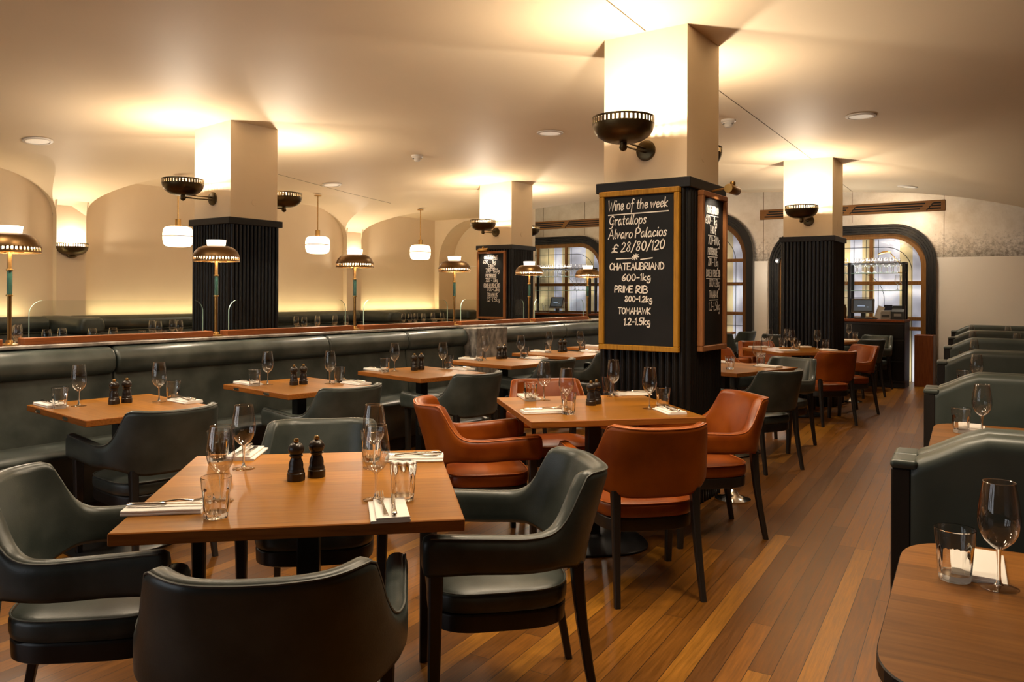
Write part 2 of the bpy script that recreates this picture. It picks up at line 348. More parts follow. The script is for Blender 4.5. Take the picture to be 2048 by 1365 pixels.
class Proto:
    """first call places the thing itself, later calls copy it"""
    def __init__(s, root): s.root = root; s.used = False; s.kids = None
    def put(s, loc, rz, label, cat, group=None):
        if not s.used: s.used = True; o = s.root
        else:
            if s.kids is None:
                bpy.context.view_layer.update(); s.kids = kids_of(s.root)
            o = copy_tree(s.root, s.kids)
        o.location = loc; o.rotation_euler = (0, 0, rz); o['label'] = label; o['category'] = cat
        if group: o['group'] = group
        elif 'group' in o.keys(): del o['group']
        return o
def struct(o): o['kind'] = 'structure'; return o
def smooth01(x): x = max(0.0, min(1.0, x)); return x * x * (3 - 2 * x)
def catmull(p, n=5):
    if len(p) < 3: return p
    out = []
    for i in range(len(p) - 1):
        a = p[max(i - 1, 0)]; b = p[i]; c = p[i + 1]; d = p[min(i + 2, len(p) - 1)]
        for k in range(n):
            t = k / n
            out.append(tuple(0.5 * (2 * b[j] + (c[j] - a[j]) * t + (2 * a[j] - 5 * b[j] + 4 * c[j] - d[j]) * t * t + (3 * b[j] - a[j] - 3 * c[j] + d[j]) * t ** 3) for j in range(len(b))))
    out.append(p[-1]); return out
def area_light(name, loc, rot, sx, sy, power, col=WARM, parent=None):
    l = bpy.data.lights.new(name, 'AREA'); l.shape = 'RECTANGLE'; l.size = sx; l.size_y = sy; l.energy = power; l.color = col
    o = bpy.data.objects.new(name, l); COL.objects.link(o); o.location = loc; o.rotation_euler = rot
    if parent: o.parent = parent
    return o
def point_light(name, loc, power, r=0.02, col=WARM, parent=None):
    l = bpy.data.lights.new(name, 'POINT'); l.energy = power; l.shadow_soft_size = r; l.color = col
    o = bpy.data.objects.new(name, l); COL.objects.link(o); o.location = loc
    if parent: o.parent = parent
    return o

# ------------------------------------------------------------------ room shell
K = 1.32                        # the building (columns, ceiling, left wall) in units of its surveyed model
def up_(z): return max(0.0, EYE + (z - EYE) * K)
def SC(p): return (p[0] * K, p[1] * K, up_(p[2]))
XP, XW = -7.90, -7.975          # pilaster face, bay back wall
YS, YE = 9.36, 14.10           # end of the left bays, end wall
ZC = 2.694
AB, ZS, ZT, AC, ZC0 = 0.587, 2.109, 2.527, 3.92, 2.221
PIL = [(-0.02, 0.26), (3.704, 3.983), (7.454, 7.718)]
BAYS = [(-3.3, -0.02), (0.26, 3.704), (3.983, 7.454), (7.718, YS + 1.2)]
def cove(x):
    if x >= XP + AC: return ZC
    t = max(0.0, 1 - (x - XP) / AC)
    if t >= 1: return ZC0
    return ZC0 + (ZC - ZC0) * sqrt(1 - t * t)
def cove_x(z):
    t = max(0.0, min(1.0, (z - ZC0) / (ZC - ZC0))); return XP + AC * (1 - sqrt(1 - t * t))
def arch_z(y):
    for a, b in BAYS:
        if a < y < b:
            u = min(y - a, b - y)
            if u >= AB: return ZT
            return ZS + (ZT - ZS) * sqrt(max(0.0, 1 - (1 - u / AB) ** 2))
    return 0.0
ZCK = EYE + (ZC - EYE) * K
def ceil_extra(x, y):
    '''true metres: the cove down to the right and a slight rise at the end wall'''
    d = -0.060 * max(0.0, x + 3.0) ** 2 * smooth01((y - 8.0) / 5.0) if x > -3.0 else 0.0
    return max(d, -0.9) + smooth01((y - 12.4) / 1.5) * 0.2 * max(0.0, 1 - ((x + 7.2) / 4.5) ** 2)
def ceil_z(x, y):
    '''height of the ceiling in true metres, clear of the bays'''
    return EYE + (cove(x / K) - EYE) * K + ceil_extra(x, y)
def build_shell():
    obj('floor', [(-12, -3.3, 0), (4.2, -3.3, 0), (4.2, YE + 0.6, 0), (-12, YE + 0.6, 0)], [(0, 1, 2, 3)], 'floor')['kind'] = 'structure'
    # ceiling with the coved bays
    ys = []
    def rng(a, b, n): return [a + (b - a) * i / n for i in range(n)]
    edges = [-2.5]
    ys += rng(-2.5, -0.02, 6)
    ys += rng(-0.02, 0.26, 2)
    for a, b in BAYS[1:3]:
        ys += [a + 0.001 + AB * (1 - cos(pi / 2 * i / 22)) for i in range(22)]
        ys += rng(a + AB, b - AB, 10)
        ys += [b - 0.001 - AB * (1 - cos(pi / 2 * i / 22)) for i in range(22, 0, -1)]
        ys += rng(b, b + 0.28, 2)
    a, b = BAYS[3]; ys = [y for y in ys if y < a]
    ys += [a - 0.002] + [a + 0.001 + AB * (1 - cos(pi / 2 * i / 22)) for i in range(22)] + rng(a + AB, YS, 6) + [YS]
    V = []; F = []; nb, nc, nf = 5, 26, 14; NR = nb + nc + nf
    for y in ys:
        z = arch_z(y); bay = z > 0
        xs = cove_x(z) if bay else XP
        row = []
        for i in range(nb):
            t = i / (nb - 1)
            row.append((XW + (xs - XW) * t if bay else XP, y, z if bay else ZC0))
        for i in range(nc):
            t = (i + 1) / nc; x = xs + (XP + AC - xs) * (t ** 1.6); row.append((x, y, cove(x)))
        for i in range(nf):
            t = (i + 1) / nf; x = XP + AC + (3.2 - XP - AC) * t ** 0.8; row.append((x, y, ZC))
        # below the cove the arch edge turns into a vertical jamb
        V += row
    for j in range(len(ys) - 1):
        for i in range(NR - 1): F.append((j * NR + i, j * NR + i + 1, (j + 1) * NR + i + 1, (j + 1) * NR + i))
    V = [SC(p) for p in V]; V = [(p[0], p[1], p[2] + ceil_extra(p[0], p[1])) for p in V]
    # second field up to the end wall
    k0 = len(V); y2 = [YS * K + (YE + 0.05 - YS * K) * i / 16 for i in range(17)]; x2 = [-11.5 + 15.7 * i / 60 for i in range(61)]
    for y in y2:
        w = smooth01((y - YS * K) / 1.2)
        for x in x2:
            base = max(EYE + (cove(x / K) - EYE) * K, 2.9)
            V.append((x, y, base * (1 - w) + ZCK * w + ceil_extra(x, y)))
    for j in range(16):
        for i in range(60): F.append((k0 + j * 61 + i, k0 + j * 61 + i + 1, k0 + (j + 1) * 61 + i + 1, k0 + (j + 1) * 61 + i))
    struct(obj('ceiling', V, F, 'ceiling', smooth=32))
    # left wall: back of bays and pilasters
    g = G()
    for a, b in BAYS:
        b = min(b, YS); a = max(a, -2.5)
        top = [(y, arch_z(y)) for y in ys if a < y < b]
        if not top: continue
        pts = [(a, 0)] + ([(a, ZS)] if a > -2.5 else []) + top + ([(b, ZS)] if b < YS else [(b, arch_z(b - 0.001))]) + [(b, 0)]
        vs = [(XW, p[0], p[1]) for p in pts]; mid = (XW, (a + b) / 2, 1.0); n = len(vs)
        g.add(vs + [mid], [(i, i + 1, n) for i in range(n - 1)] + [(n - 1, 0, n)])
    for a, b in PIL:
        g.add([(XP, a, 0), (XP, b, 0), (XP, b, ZC0), (XP, a, ZC0), (XW, a, 0), (XW, a, ZS + .045), (XP, a, ZS + .045), (XW, b, 0), (XW, b, ZS + .045), (XP, b, ZS + .045)],
              [(0, 1, 2, 3), (0, 4, 5, 6), (1, 7, 8, 9)])
        # small spandrels where the arch springs below the cove
        for e, s in ((a, -1), (b, 1)):
            pr = [(y, arch_z(y)) for y in ys if 0 < (y - e) * s < AB and arch_z(y) < ZC0 + 0.002]
            pr.sort(key=lambda q: (q[0] - e) * s)
            if pr:
                vs = [(XP, e, ZS)] + [(XP, y, z) for y, z in pr] + [(XP, pr[-1][0], ZC0), (XP, e, ZC0)]
                g.add(vs, [tuple(range(len(vs)))])
    g.v = [Vector(SC(p)) for p in g.v]; struct(g.obj('wall_left', 'plaster'))
    # stub wall closing the bays, with its round cornered niche
    g = G(); x0, x1 = -7.89, -6.35; y0, y1 = YS, YS + 0.36; R = 0.62; zt = 2.50
    arc = [(x0, 0)] + [(x0 + R - R * cos(pi / 2 * i / 14), zt - R + R * sin(pi / 2 * i / 14)) for i in range(15)] + [(-6.9, zt), (-6.9, 0)]
    n = len(arc)
    g.add([(p[0], y0, p[1]) for p in arc] + [(p[0], y1, p[1]) for p in arc], [(i, i + 1, n + i + 1, n + i) for i in range(n - 1)])
    out = [(XW, 0)] + [(XW, 2.80)] + [(-6.35, 2.80), (-6.35, 0)]
    # front face above and beside the niche
    top = [(p[0], y0, p[1]) for p in arc[1:-1]]
    up_ = [(p[0], y0, 2.80) for p in arc[1:-1]]
    k = len(top); g.add(top + up_, [(i, i + 1, k + i + 1, k + i) for i in range(k - 1)])
    g.add([(-6.9, y0, 0), (x1, y0, 0), (x1, y0, 2.8), (-6.9, y0, 2.8)], [(0, 1, 2, 3)])
    g.add([(XW, y0, 0), (x0, y0, 0), (x0, y0, 2.8), (XW, y0, 2.8)], [(0, 1, 2, 3)])
    g.add([(XW, y1, 0), (x1, y1, 0), (x1, y1, 2.8), (XW, y1, 2.8)], [(0, 1, 2, 3)])
    g.add([(x1, y0, 0), (x1, y1, 0), (x1, y1, 2.8), (x1, y0, 2.8)], [(0, 1, 2, 3)])
    g.v = [Vector(SC(p)) for p in g.v]; struct(g.obj('wall_bay_end', 'plaster'))
    g = G().box(x0, -6.9, y1 - 0.012, y1 - 0.001, 1.815, 1.825); g.v = [Vector(SC(p)) for p in g.v]; struct(g.obj('trim_7', 'beige'))
    # right wall, beyond the frame
    struct(obj('wall_right', [(2.9, -3.3, 0), (2.9, YE, 0), (2.9, YE, 3.4), (2.9, -3.3, 3.4)], [(0, 1, 2, 3)], 'rail_wood'))
    struct(obj('wall_far_left', [(-11.3, YS * K, 0), (-11.3, YE, 0), (-11.3, YE, 3.5), (-11.3, YS * K, 3.5)], [(0, 1, 2, 3)], 'beige'))
    # hairline seams in the ceiling
    k = 1
    for pts in ([(-1.60, 2.2), (-1.70, 3.6)], [(-1.76, 4.10), (-1.95, 7.78)], [(-1.98, 8.25), (-2.15, 10.6)], [(-6.49, 5.18), (-6.79, 6.44), (-6.95, 7.3)]):
        g = G()
        P3 = []
        for i in range(len(pts) - 1):
            for t in range(12):
                x = pts[i][0] + (pts[i + 1][0] - pts[i][0]) * t / 12; y = pts[i][1] + (pts[i + 1][1] - pts[i][1]) * t / 12
                P3.append((x * K, y * K, ceil_z(x * K, y * K) - 0.001))
        x, y = pts[-1]; P3.append((x * K, y * K, ceil_z(x * K, y * K) - 0.001))
        g.tube(P3, 0.0035 if k < 4 else 0.002, 6); struct(g.obj('trim_%d' % k, 'crack')); k += 1
build_shell()
def rear_windows():
    '''street windows in the wall behind the camera, on the left: seen only in reflections'''
    struct(obj('wall_rear', [(-12, -3.2, 0), (-12, -3.2, 3.6), (4.0, -3.2, 3.6), (4.0, -3.2, 0)], [(0, 1, 2, 3)], 'black_wood'))
    for i, x in enumerate((-7.4, -5.4, -3.4)):
        w = struct(empty('window_%d' % (i + 5), (x, -3.15, 1.6)))
        G().box(-0.66, 0.66, -0.02, 0.02, -1.06, 1.06).obj('glass', 'daylight_glass', w)
        g = G()
        for q in (-0.66, 0.0, 0.66): g.box(q - 0.03, q + 0.03, -0.04, 0.04, -1.1, 1.1)
        for q in (-1.08, 0.2, 1.08): g.box(-0.69, 0.69, -0.04, 0.04, q - 0.03, q + 0.03)
        g.obj('window_frame', 'black_wood', w)
        area_light('daylight', (0, 0.06, 0), (pi / 2, 0, pi), 1.25, 2.0, P_DAY, (0.86, 0.93, 1.0), w)
rear_windows()
def added_ceiling_lights():
    '''frosted ceiling lights over the nearest tables, on the ceiling just above the picture'''
    for i, (x, y) in enumerate(((-1.75, 1.95), (-2.25, 3.15), (-3.65, 2.20), (-0.35, 3.05), (-1.1, 3.25), (-4.75, 1.35))):
        z = ceil_z(x, y) - 0.004; w = struct(empty('ceiling_light_%d' % (i + 1), (x, y, z)))
        G().lathe([(0.0, -0.012), (0.27, -0.012)], 36).obj('diffuser', 'diffuser', w)
        G().lathe([(0.27, -0.006), (0.275, -0.018), (0.30, -0.012), (0.305, 0.003)], 36).obj('rim', 'white_plastic', w, 30)
        l = bpy.data.lights.new('downlight', 'AREA'); l.shape = 'DISK'; l.size = 0.52; l.energy = P_FILL; l.color = (1.0, 0.80, 0.56); l.spread = radians(150)  # added fill for the tabletops
        o = bpy.data.objects.new('downlight', l); COL.objects.link(o); o.parent = w; o.location = (0, 0, -0.014)
added_ceiling_lights()
# ------------------------------------------------------------------ end wall with arched windows
def arch_poly(xa, xb, zb, zt, r, n=12):
    """outline, open at the bottom: from (xa, zb) up and over to (xb, zb)"""
    p = [(xa, zb)] + [(xa + r - r * cos(pi / 2 * i / n), zt - r + r * sin(pi / 2 * i / n)) for i in range(n + 1)]
    p += [(xb - r + r * sin(pi / 2 * i / n), zt - r + r * cos(pi / 2 * i / n)) for i in range(n + 1)] + [(xb, zb)]
    return p
ARCH = [(-10.1, -7.45, 2.60, 0.62), (-6.10, -4.50, 2.92, 0.78), (-4.21, -1.60, 2.56, 0.62)]
def build_end_wall():
    def ring(a, b, y0, y1, g):
        """band between two outlines with the same count, given depth"""
        n = len(a)
        vs = [(p[0], y0, p[1]) for p in a] + [(p[0], y0, p[1]) for p in b] + [(p[0], y1, p[1]) for p in a] + [(p[0], y1, p[1]) for p in b]
        fs = []
        for i in range(n - 1):
            fs += [(i, i + 1, n + i + 1, n + i), (2 * n + i, 2 * n + i + 1, 3 * n + i + 1, 3 * n + i), (i, i + 1, 2 * n + i + 1, 2 * n + i), (n + i, n + i + 1, 3 * n + i + 1, 3 * n + i)]
        fs += [(0, n, 3 * n, 2 * n), (n - 1, 2 * n - 1, 4 * n - 1, 3 * n - 1)]
        g.add(vs, fs)
    # painted lower wall and silver leaf above, both cut out around the arches
    low, high = G(), G(); ZW = 2.005; HT = 3.55
    cuts = [-11.4]
    for xa, xb, zt, r in ARCH: cuts += [xa, xb]
    cuts.append(3.2)
    for i in range(0, len(cuts), 2):
        low.add([(cuts[i], YE, 0), (cuts[i + 1], YE, 0), (cuts[i + 1], YE, ZW), (cuts[i], YE, ZW)], [(0, 1, 2, 3)])
        high.add([(cuts[i], YE, ZW), (cuts[i + 1], YE, ZW), (cuts[i + 1], YE, HT), (cuts[i], YE, HT)], [(0, 1, 2, 3)])
    for xa, xb, zt, r in ARCH:
        o = arch_poly(xa, xb, ZW, zt, r, 14); n = len(o)
        high.add([(p[0], YE, p[1]) for p in o] + [(p[0], YE, HT) for p in o], [(i, i + 1, n + i + 1, n + i) for i in range(n - 1)])
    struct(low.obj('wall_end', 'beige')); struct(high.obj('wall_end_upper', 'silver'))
    g = G()
    for x in (-9.0, -8.0, -6.3, -4.34, -2.86, -1.50, -0.2): g.box(x - 0.003, x + 0.003, YE - 0.003, YE + 0.001, 2.0 if x in (-4.34, -1.5, -.2, -6.3) else 2.62, 3.3)
    struct(g.obj('trim_6', 'crack'))
    for k, (xa, xb, zt, r) in enumerate(ARCH):
        w = struct(empty('window_%d' % (k + 1), ((xa + xb) / 2, YE, 0))); cx = (xa + xb) / 2
        sh = lambda P: [(p[0] - cx, p[1]) for p in P]
        th = 0.15
        g = G()
        for j in range(4):  # stepped dark moulding
            d = th * j / 4; d2 = th * (j + 1) / 4
            ring(sh(arch_poly(xa + d, xb - d, 0, zt - d, r - d * 0.7)), sh(arch_poly(xa + d2 - 0.004, xb - d2 + 0.004, 0, zt - d2 + 0.004, r - d2 * 0.7)), -0.10 + 0.022 * j, 0.12, g)
        g.obj('arched_moulding', 'flute', w, 30)
        ix0, ix1, iz = xa + th, xb - th, zt - th; ir = r - th * 0.7
        g = G(); fwid = 0.075
        ring(sh(arch_poly(ix0, ix1, 0, iz, ir)), sh(arch_poly(ix0 + fwid, ix1 - fwid, 0, iz - fwid, ir - fwid * 0.6)), 0.03, 0.12, g)
        gx0, gx1 = ix0 + fwid, ix1 - fwid
        if k == 1: vx = [-5.35 - cx]; hz = [1.06, 1.60, 2.03]
        else: vx = [gx0 - cx + (gx1 - gx0) * t for t in ((0.32, 0.64) if k == 0 else (0.36, 0.655))]; hz = [0.86, 1.02, 1.60]
        for x in vx: g.box(x - 0.028, x + 0.028, 0.04, 0.11, 0, iz - 0.03, 0.004, 1)
        for z in hz: g.box(gx0 - cx - 0.01, gx1 - cx + 0.01, 0.035, 0.115, z - 0.03, z + 0.03, 0.004, 1)
        g.obj('wood_frame', 'mullion', w)
        gp = sh(arch_poly(ix0 + fwid - 0.01, ix1 - fwid + 0.01, 0, iz - fwid + 0.01, ir - fwid * 0.6))
        obj('glass', [(p[0], 0.085, p[1]) for p in gp], [tuple(range(len(gp)))], 'art2' if k == 1 else 'art1', w)
        g = G(); d = fwid + 0.14
        ip = sh(arch_poly(ix0 + d, ix1 - d, 0.0, iz - d, max(ir - d * 0.5, 0.2)))
        g.tube([(p[0], 0.08, p[1]) for p in ip], 0.005, 6)
        if k != 1:
            d = fwid + 0.55; ip = sh(arch_poly(ix0 + d * 1.4, ix1 - d, 0.0, iz - d, 0.45)); g.tube([(p[0], 0.08, p[1]) for p in ip[14:]], 0.004, 6)
            x = ix0 + fwid + 0.19
            while x < ix1 - fwid - 0.62: g.tube([(x - cx, 0.08, 0), (x - cx, 0.08, iz - fwid - 0.01)], 0.004, 6); x += 0.19
            for z in (1.36, 1.92): g.tube([(ix0 + fwid - cx, 0.08, z), (ix1 - fwid - 0.75 - cx, 0.08, z)], 0.004, 6)
        else:
            g.tube([(-0.45, 0.08, 0.84), (gx1 - cx, 0.08, 0.84)], 0.004, 6); g.tube([(gx1 - 0.55 - cx, 0.08, 0), (gx1 - 0.55 - cx, 0.08, 2.3)], 0.004, 6)
        g.obj('leading', 'lead', w)
    # daylight outside the frosted glass is carried by the glass itself
    # bronze air vents above the arches
    def vent(xa, xb, zb, zt, label, joints):
        t = empty('air_vent', ((xa + xb) / 2, YE, (zb + zt) / 2)); tag(t, label, 'vent', 'bronze air vents above the arches')
        cx, cz = (xa + xb) / 2, (zb + zt) / 2; W2, H2 = (xb - xa) / 2, (zt - zb) / 2
        G().box(-W2, W2, -0.03, 0.0, -H2, H2, 0.006, 1).obj('frame', 'vent', t)
        sl = G(); brd = 0.045; xs = [-W2 + brd] + [j - cx for j in joints] + [W2 - brd]
        for i in range(len(xs) - 1):
            for q in (-1, 0, 1):
                z = q * 0.042; a = xs[i] + 0.04 + (q + 1) * 0.035; b = xs[i + 1] - 0.015 - (1 - q) * 0.035 * (1 if i < len(xs) - 2 else 0)
                if b > a: sl.box(a, b, -0.033, -0.025, z - 0.011, z + 0.011)
                arc = [(xs[i] + 0.01 + (q + 1) * 0.035 + 0.03 * (1 - cos(pi / 2 * k / 6)), -0.031, z - 0.03 + 0.03 * sin(pi / 2 * k / 6)) for k in range(7)]
                if i > 0: sl.tube(arc, 0.008, 6)
        sl.obj('slots', 'vent_dark', t)
    vent(-4.40, -1.48, 2.74, 2.915, 'long bronze slatted air vent above the right-hand arched bar window', [-3.9, -2.9, -1.75])
    vent(-10.4, -7.0, 2.77, 2.94, 'long bronze slatted air vent above the arched window behind the left bar', [-9.3, -8.45, -7.5])
build_end_wall()

# ------------------------------------------------------------------ columns
CW, CD = 0.4527 * K, 0.4299 * K
COLS = {k: (a * K, b * K) for k, (a, b) in dict(near=(-1.4855, 3.6167), left=(-5.0973, 3.6321), mid=(-5.1181, 7.3412), far=(-1.7539, 7.7887)).items()}
ZCAP = EYE + (1.948 - EYE) * K
def build_columns():
    k = 1
    for nm, (x, y) in COLS.items():
        c = struct(empty('column_%d' % k, (x - CW / 2, y + CD / 2, 0))); k += 1
        hx, hy = CW / 2, CD / 2
        zt = ceil_z(x - CW / 2, y) + 0.05
        G().box(-hx, hx, -hy, hy, ZCAP - 0.03, zt).obj('shaft', 'plaster', c)
        # fluted cladding: rounded battens around the four faces
        poly = []; o = 0.005; q = 0.026
        def face(ax, ay, bx, by, nx, ny):
            n = 13
            for i in range(n):
                for t, d in ((0.0, 0.0), (0.10, 0.0), (0.16, 0.45), (0.30, 0.85), (0.5, 1.0), (0.70, 0.85), (0.84, 0.45), (0.90, 0.0)):
                    s = (i + t) / n; poly.append((ax + (bx - ax) * s + nx * q * d, ay + (by - ay) * s + ny * q * d))
        a, b = hx + o, hy + o
        face(-a, -b, a, -b, 0, -1); face(a, -b, a, b, 1, 0); face(a, b, -a, b, 0, 1); face(-a, b, -a, -b, -1, 0)
        G().prism(poly, lambda p, t: Vector((p[0], p[1], t)), 0.0, ZCAP - 0.06).obj('fluted_cladding', 'flute', c, 50)
        G().box(-hx - 0.042, hx + 0.042, -hy - 0.042, hy + 0.042, ZCAP - 0.068, ZCAP, 0.005, 1).obj('ledge', 'cap', c)
        if nm in ('near', 'left', 'far', 'mid'):   # round blank cover on the right face
            G().lathe([(0, 0.0), (0.032, 0.0), (0.034, -0.003)], 24, m=Matrix.Translation((hx + 0.003, 0.0, ZCAP + 0.17)) @ Matrix.Rotation(pi / 2, 4, 'Y')).obj('blank_cover', 'plaster', c, 30)
build_columns()

# ------------------------------------------------------------------ lights that hang, stand or are fixed
def bowl_geo(n=44, half=False):
    """slotted bowl with its rim at z=0"""
    a0, a1 = (0, 2 * pi) if not half else (-pi / 2, pi / 2)
    R = 0.147
    g = G()
    prof = [(0.012, -0.118), (0.06, -0.117), (0.095, -0.106), (0.122, -0.088), (0.138, -0.066), (0.146, -0.040), (0.147, -0.034)]
    g.lathe(prof, n, a0=a0, a1=a1); inner = [(max(r - 0.003, 0.002), z + 0.002) for r, z in prof]
    rim = [(R, -0.010), (R + 0.001, 0.0), (R - 0.003, 0.0), (R - 0.003, -0.010), (R, -0.010)]
    g.lathe(rim, n, a0=a0, a1=a1)
    m = 44 if not half else 22
    for i in range(m):
        a = a0 + (a1 - a0) * (i + 0.5) / m; w = 0.55 * (a1 - a0) / m / 2
        p = []
        for rr in (R, R - 0.003):
            for s in (-1, 1): p.append((rr * cos(a + s * w), rr * sin(a + s * w)))
        vs = [(x, y, -0.036) for x, y in p] + [(x, y, -0.008) for x, y in p]
        g.add(vs, [(0, 1, 5, 4), (2, 3, 7, 6), (0, 2, 6, 4), (1, 3, 7, 5)])
    inn = G().lathe(inner, n, a0=a0, a1=a1)
    return g, inn
def make_sconce():
    t = empty('wall_sconce', (0, 0, 0))     # origin on the wall, faces +Y, plate centre at z=0
    g, inn = bowl_geo(); off = Vector((0, 0.25, 0.118))
    sh = obj('bowl_shade', [v + off for v in g.v], g.f, 'bronze', t, 30)
    obj('reflector', [v + off for v in inn.v], inn.f, 'reflector', sh, True)
    G().lathe([(0, 0.013), (0.040, 0.013), (0.050, 0.009), (0.052, 0.0)], 28, m=Matrix.Rotation(-pi / 2, 4, 'X')).obj('wall_plate', 'bronze', t, 30)
    G().tube([(0, 0.005, 0.010), (0, 0.25, 0.006)], 0.0055).tube([(0, 0.005, -0.010), (0, 0.25, -0.014)], 0.0055).obj('arm', 'bronze', t, 30)
    G().lathe([(0, -0.042), (0.014, -0.036), (0.020, -0.024), (0.0205, -0.020), (0.017, -0.019), (0.017, 0.012), (0.020, 0.014), (0.020, 0.017), (0.015, 0.020), (0.015, 0.004 + 0.0)], 20, (0, 0.25, 0)).obj('post', 'bronze', t, 30)
    G().lathe([(0, -0.075), (0.018, -0.07), (0.026, -0.055), (0.018, -0.040), (0, -0.036)], 16, tuple(off)).obj('bulb', 'bulb', t, True)
    point_light('bulb_light', tuple(off + Vector((0, 0, -0.018))), P_SCONCE, 0.028, parent=t)
    return Proto(t)
sc = make_sconce(); sc.root.scale = (K, K, K)
ZP = EYE + (2.098 - EYE) * K
def sconces():
    for nm, cl in (('near', 'column with the wine chalkboard'), ('left', 'plain fluted column'), ('far', 'far column by the bar'), ('mid', 'column with the small menu chalkboard')):
        x, y = COLS[nm]; xm = x - CW / 2
        sc.put((xm + 0.013, y, ZP), pi, 'bronze slotted bowl uplighter on the front of the %s' % cl, 'wall light', 'bronze bowl uplighters on the columns')
        sc.put((xm, y + CD, ZP), 0, 'bronze bowl uplighter behind the %s' % cl, 'wall light', 'bronze bowl uplighters on the columns')
sconces()
def half_sconces():
    proto = None
    for i, (a, b) in enumerate(PIL):
        if i == 0: continue
        if proto is None:
            t = empty('pilaster_sconce'); g, inn = bowl_geo(half=True)
            sh = obj('bowl_shade', g.v, g.f, 'bronze', t, 30); obj('reflector', inn.v, inn.f, 'reflector', sh, True)
            G().lathe([(0, -0.145), (0.03, -0.14), (0.046, -0.13), (0.05, -0.116), (0.03, -0.112)], 16, (0, 0, 0), -pi / 2, pi / 2).obj('finial', 'bronze', t, 30)
            point_light('bulb_light', (0.036, 0, -0.02), P_HALF, 0.02, parent=t)
            t.scale = (K, K, K); proto = Proto(t)
        proto.put((XP * K, (a + b) / 2 * K, EYE + (1.857 - EYE) * K), 0, ['half bowl uplighter on the pilaster nearest the entrance end', 'bronze half bowl uplighter on the white pilaster of the booth wall', 'half bowl uplighter on the white pilaster seen behind a lamp stem'][i], 'wall light', 'half bowl uplighters on the pilasters')
half_sconces()

# standing lamps on the divider ledge
LX, LY0, LS, ZL = -5.204, 2.170, 1.418, 1.053
def make_lamp():
    t = empty('brass_lamp')
    G().lathe([(0, 0.0), (0.050, 0.0), (0.050, 0.008), (0.022, 0.014), (0.018, 0.030), (0.012, 0.032)], 24).obj('base', 'brass', t, 30)
    G().lathe([(0.0115, 0.03), (0.0115, 0.565)], 16).obj('stem', 'lamp_stem', t, 30)
    G().lathe([(0.0145, 0.292), (0.0145, 0.430)], 16).obj('green_sleeve', 'green_enamel', t, 30)
    for z in (0.284, 0.432): G().lathe([(0.010, z), (0.018, z), (0.019, z + 0.005), (0.018, z + 0.010), (0.010, z + 0.010)], 20).obj('collar', 'brass', t, 30)
    g = G(); R = 0.160; n = 48
    prof = [(0.058, 0.650), (0.09, 0.646), (0.122, 0.632), (0.146, 0.608), (0.157, 0.580), (0.159, 0.570)]
    g.lathe(prof, n); g.lathe([(0.1600, 0.548), (0.1615, 0.536), (0.158, 0.536), (0.157, 0.548), (0.160, 0.548)], n)
    for i in range(n):
        a = 2 * pi * i / n; w = 0.5 * 2 * pi / n / 2
        p = [(rr * cos(a + s * w), rr * sin(a + s * w)) for rr in (R, R - 0.003) for s in (-1, 1)]
        vs = [(x, y, 0.545) for x, y in p] + [(x, y, 0.572) for x, y in p]
        g.add(vs, [(0, 1, 5, 4), (2, 3, 7, 6), (0, 2, 6, 4), (1, 3, 7, 5)])
    sh = g.obj('lamp_shade', 'lamp_bronze', t, 30)
    G().lathe([(r - 0.004, z - 0.003) for r, z in prof], n).obj('shade_lining', 'reflector', sh, True)
    r = []
    for z, rad in ((0.645, 0.058), (0.690, 0.064)):
        r.append([Vector(((rad + (0.0025 if j % 2 else 0)) * cos(2 * pi * j / 60), (rad + (0.0025 if j % 2 else 0)) * sin(2 * pi * j / 60), z)) for j in range(60)])
    G().loft(r).obj('glass_chimney', 'lamp_glass', t)
    G().tube([(0.07 * cos(2 * pi * j / 24), 0.07 * sin(2 * pi * j / 24), 0.540) for j in range(24)], 0.003, 6, True).tube([(-0.157, 0, 0.541), (0.157, 0, 0.541)], 0.003, 6).tube([(0, -0.157, 0.541), (0, 0.157, 0.541)], 0.003, 6).obj('shade_ring', 'brass', t, True)
    G().lathe([(0, 0.56), (0.022, 0.565), (0.03, 0.59), (0.02, 0.615), (0, 0.62)], 14).obj('bulb', 'bulb', t, True)
    point_light('bulb_light', (0.045, 0, 0.575), P_LAMP, 0.025, parent=t)
    return Proto(t)
lamp = make_lamp(); lamp.root.scale = (1.046,) * 3
for k in range(6):
    lamp.put((LX, LY0 + LS * k, ZL), 0.0, ['tall brass dome lamp on the divider ledge at its cropped near end', 'tall brass dome lamp standing before the plain fluted column', 'tall brass dome lamp seen before the second white pilaster', 'tall brass dome lamp standing above the marble pier',
             'tall brass dome lamp between the menu chalkboard and the bar', 'tall brass dome lamp farthest along the ledge, before the bar shelves'][k], 'lamp', 'brass dome lamps along the divider ledge')

# opal pendants in the bays
def make_pendant():
    t = empty('pendant_lamp')            # origin at the middle of the glass
    pr = [(0.03, 0.098), (0.09, 0.095), (0.118, 0.085), (0.132, 0.065), (0.137, 0.03), (0.138, 0.0), (0.136, -0.04), (0.128, -0.075), (0.112, -0.093), (0.08, -0.100), (0.0, -0.101)]
    G().lathe(pr, 36).obj('opal_shade', 'opal', t, True)
    G().lathe([(0.137, -0.004), (0.1405, -0.004), (0.1405, 0.004), (0.137, 0.004)], 36).obj('brass_band', 'brass', t, 30)
    G().lathe([(0.027, 0.09), (0.027, 0.165), (0.024, 0.168), (0.006, 0.168)], 20).obj('cap', 'brass', t, 30)
    G().lathe([(0.006, 0.165), (0.006, 0.565)], 10).lathe([(0.006, 0.560), (0.04, 0.560), (0.04, 0.570), (0.0, 0.570)], 20).obj('rod', 'brass', t, 30)
    return Proto(t)
pend = make_pendant(); pend.root.scale = (K, K, K)
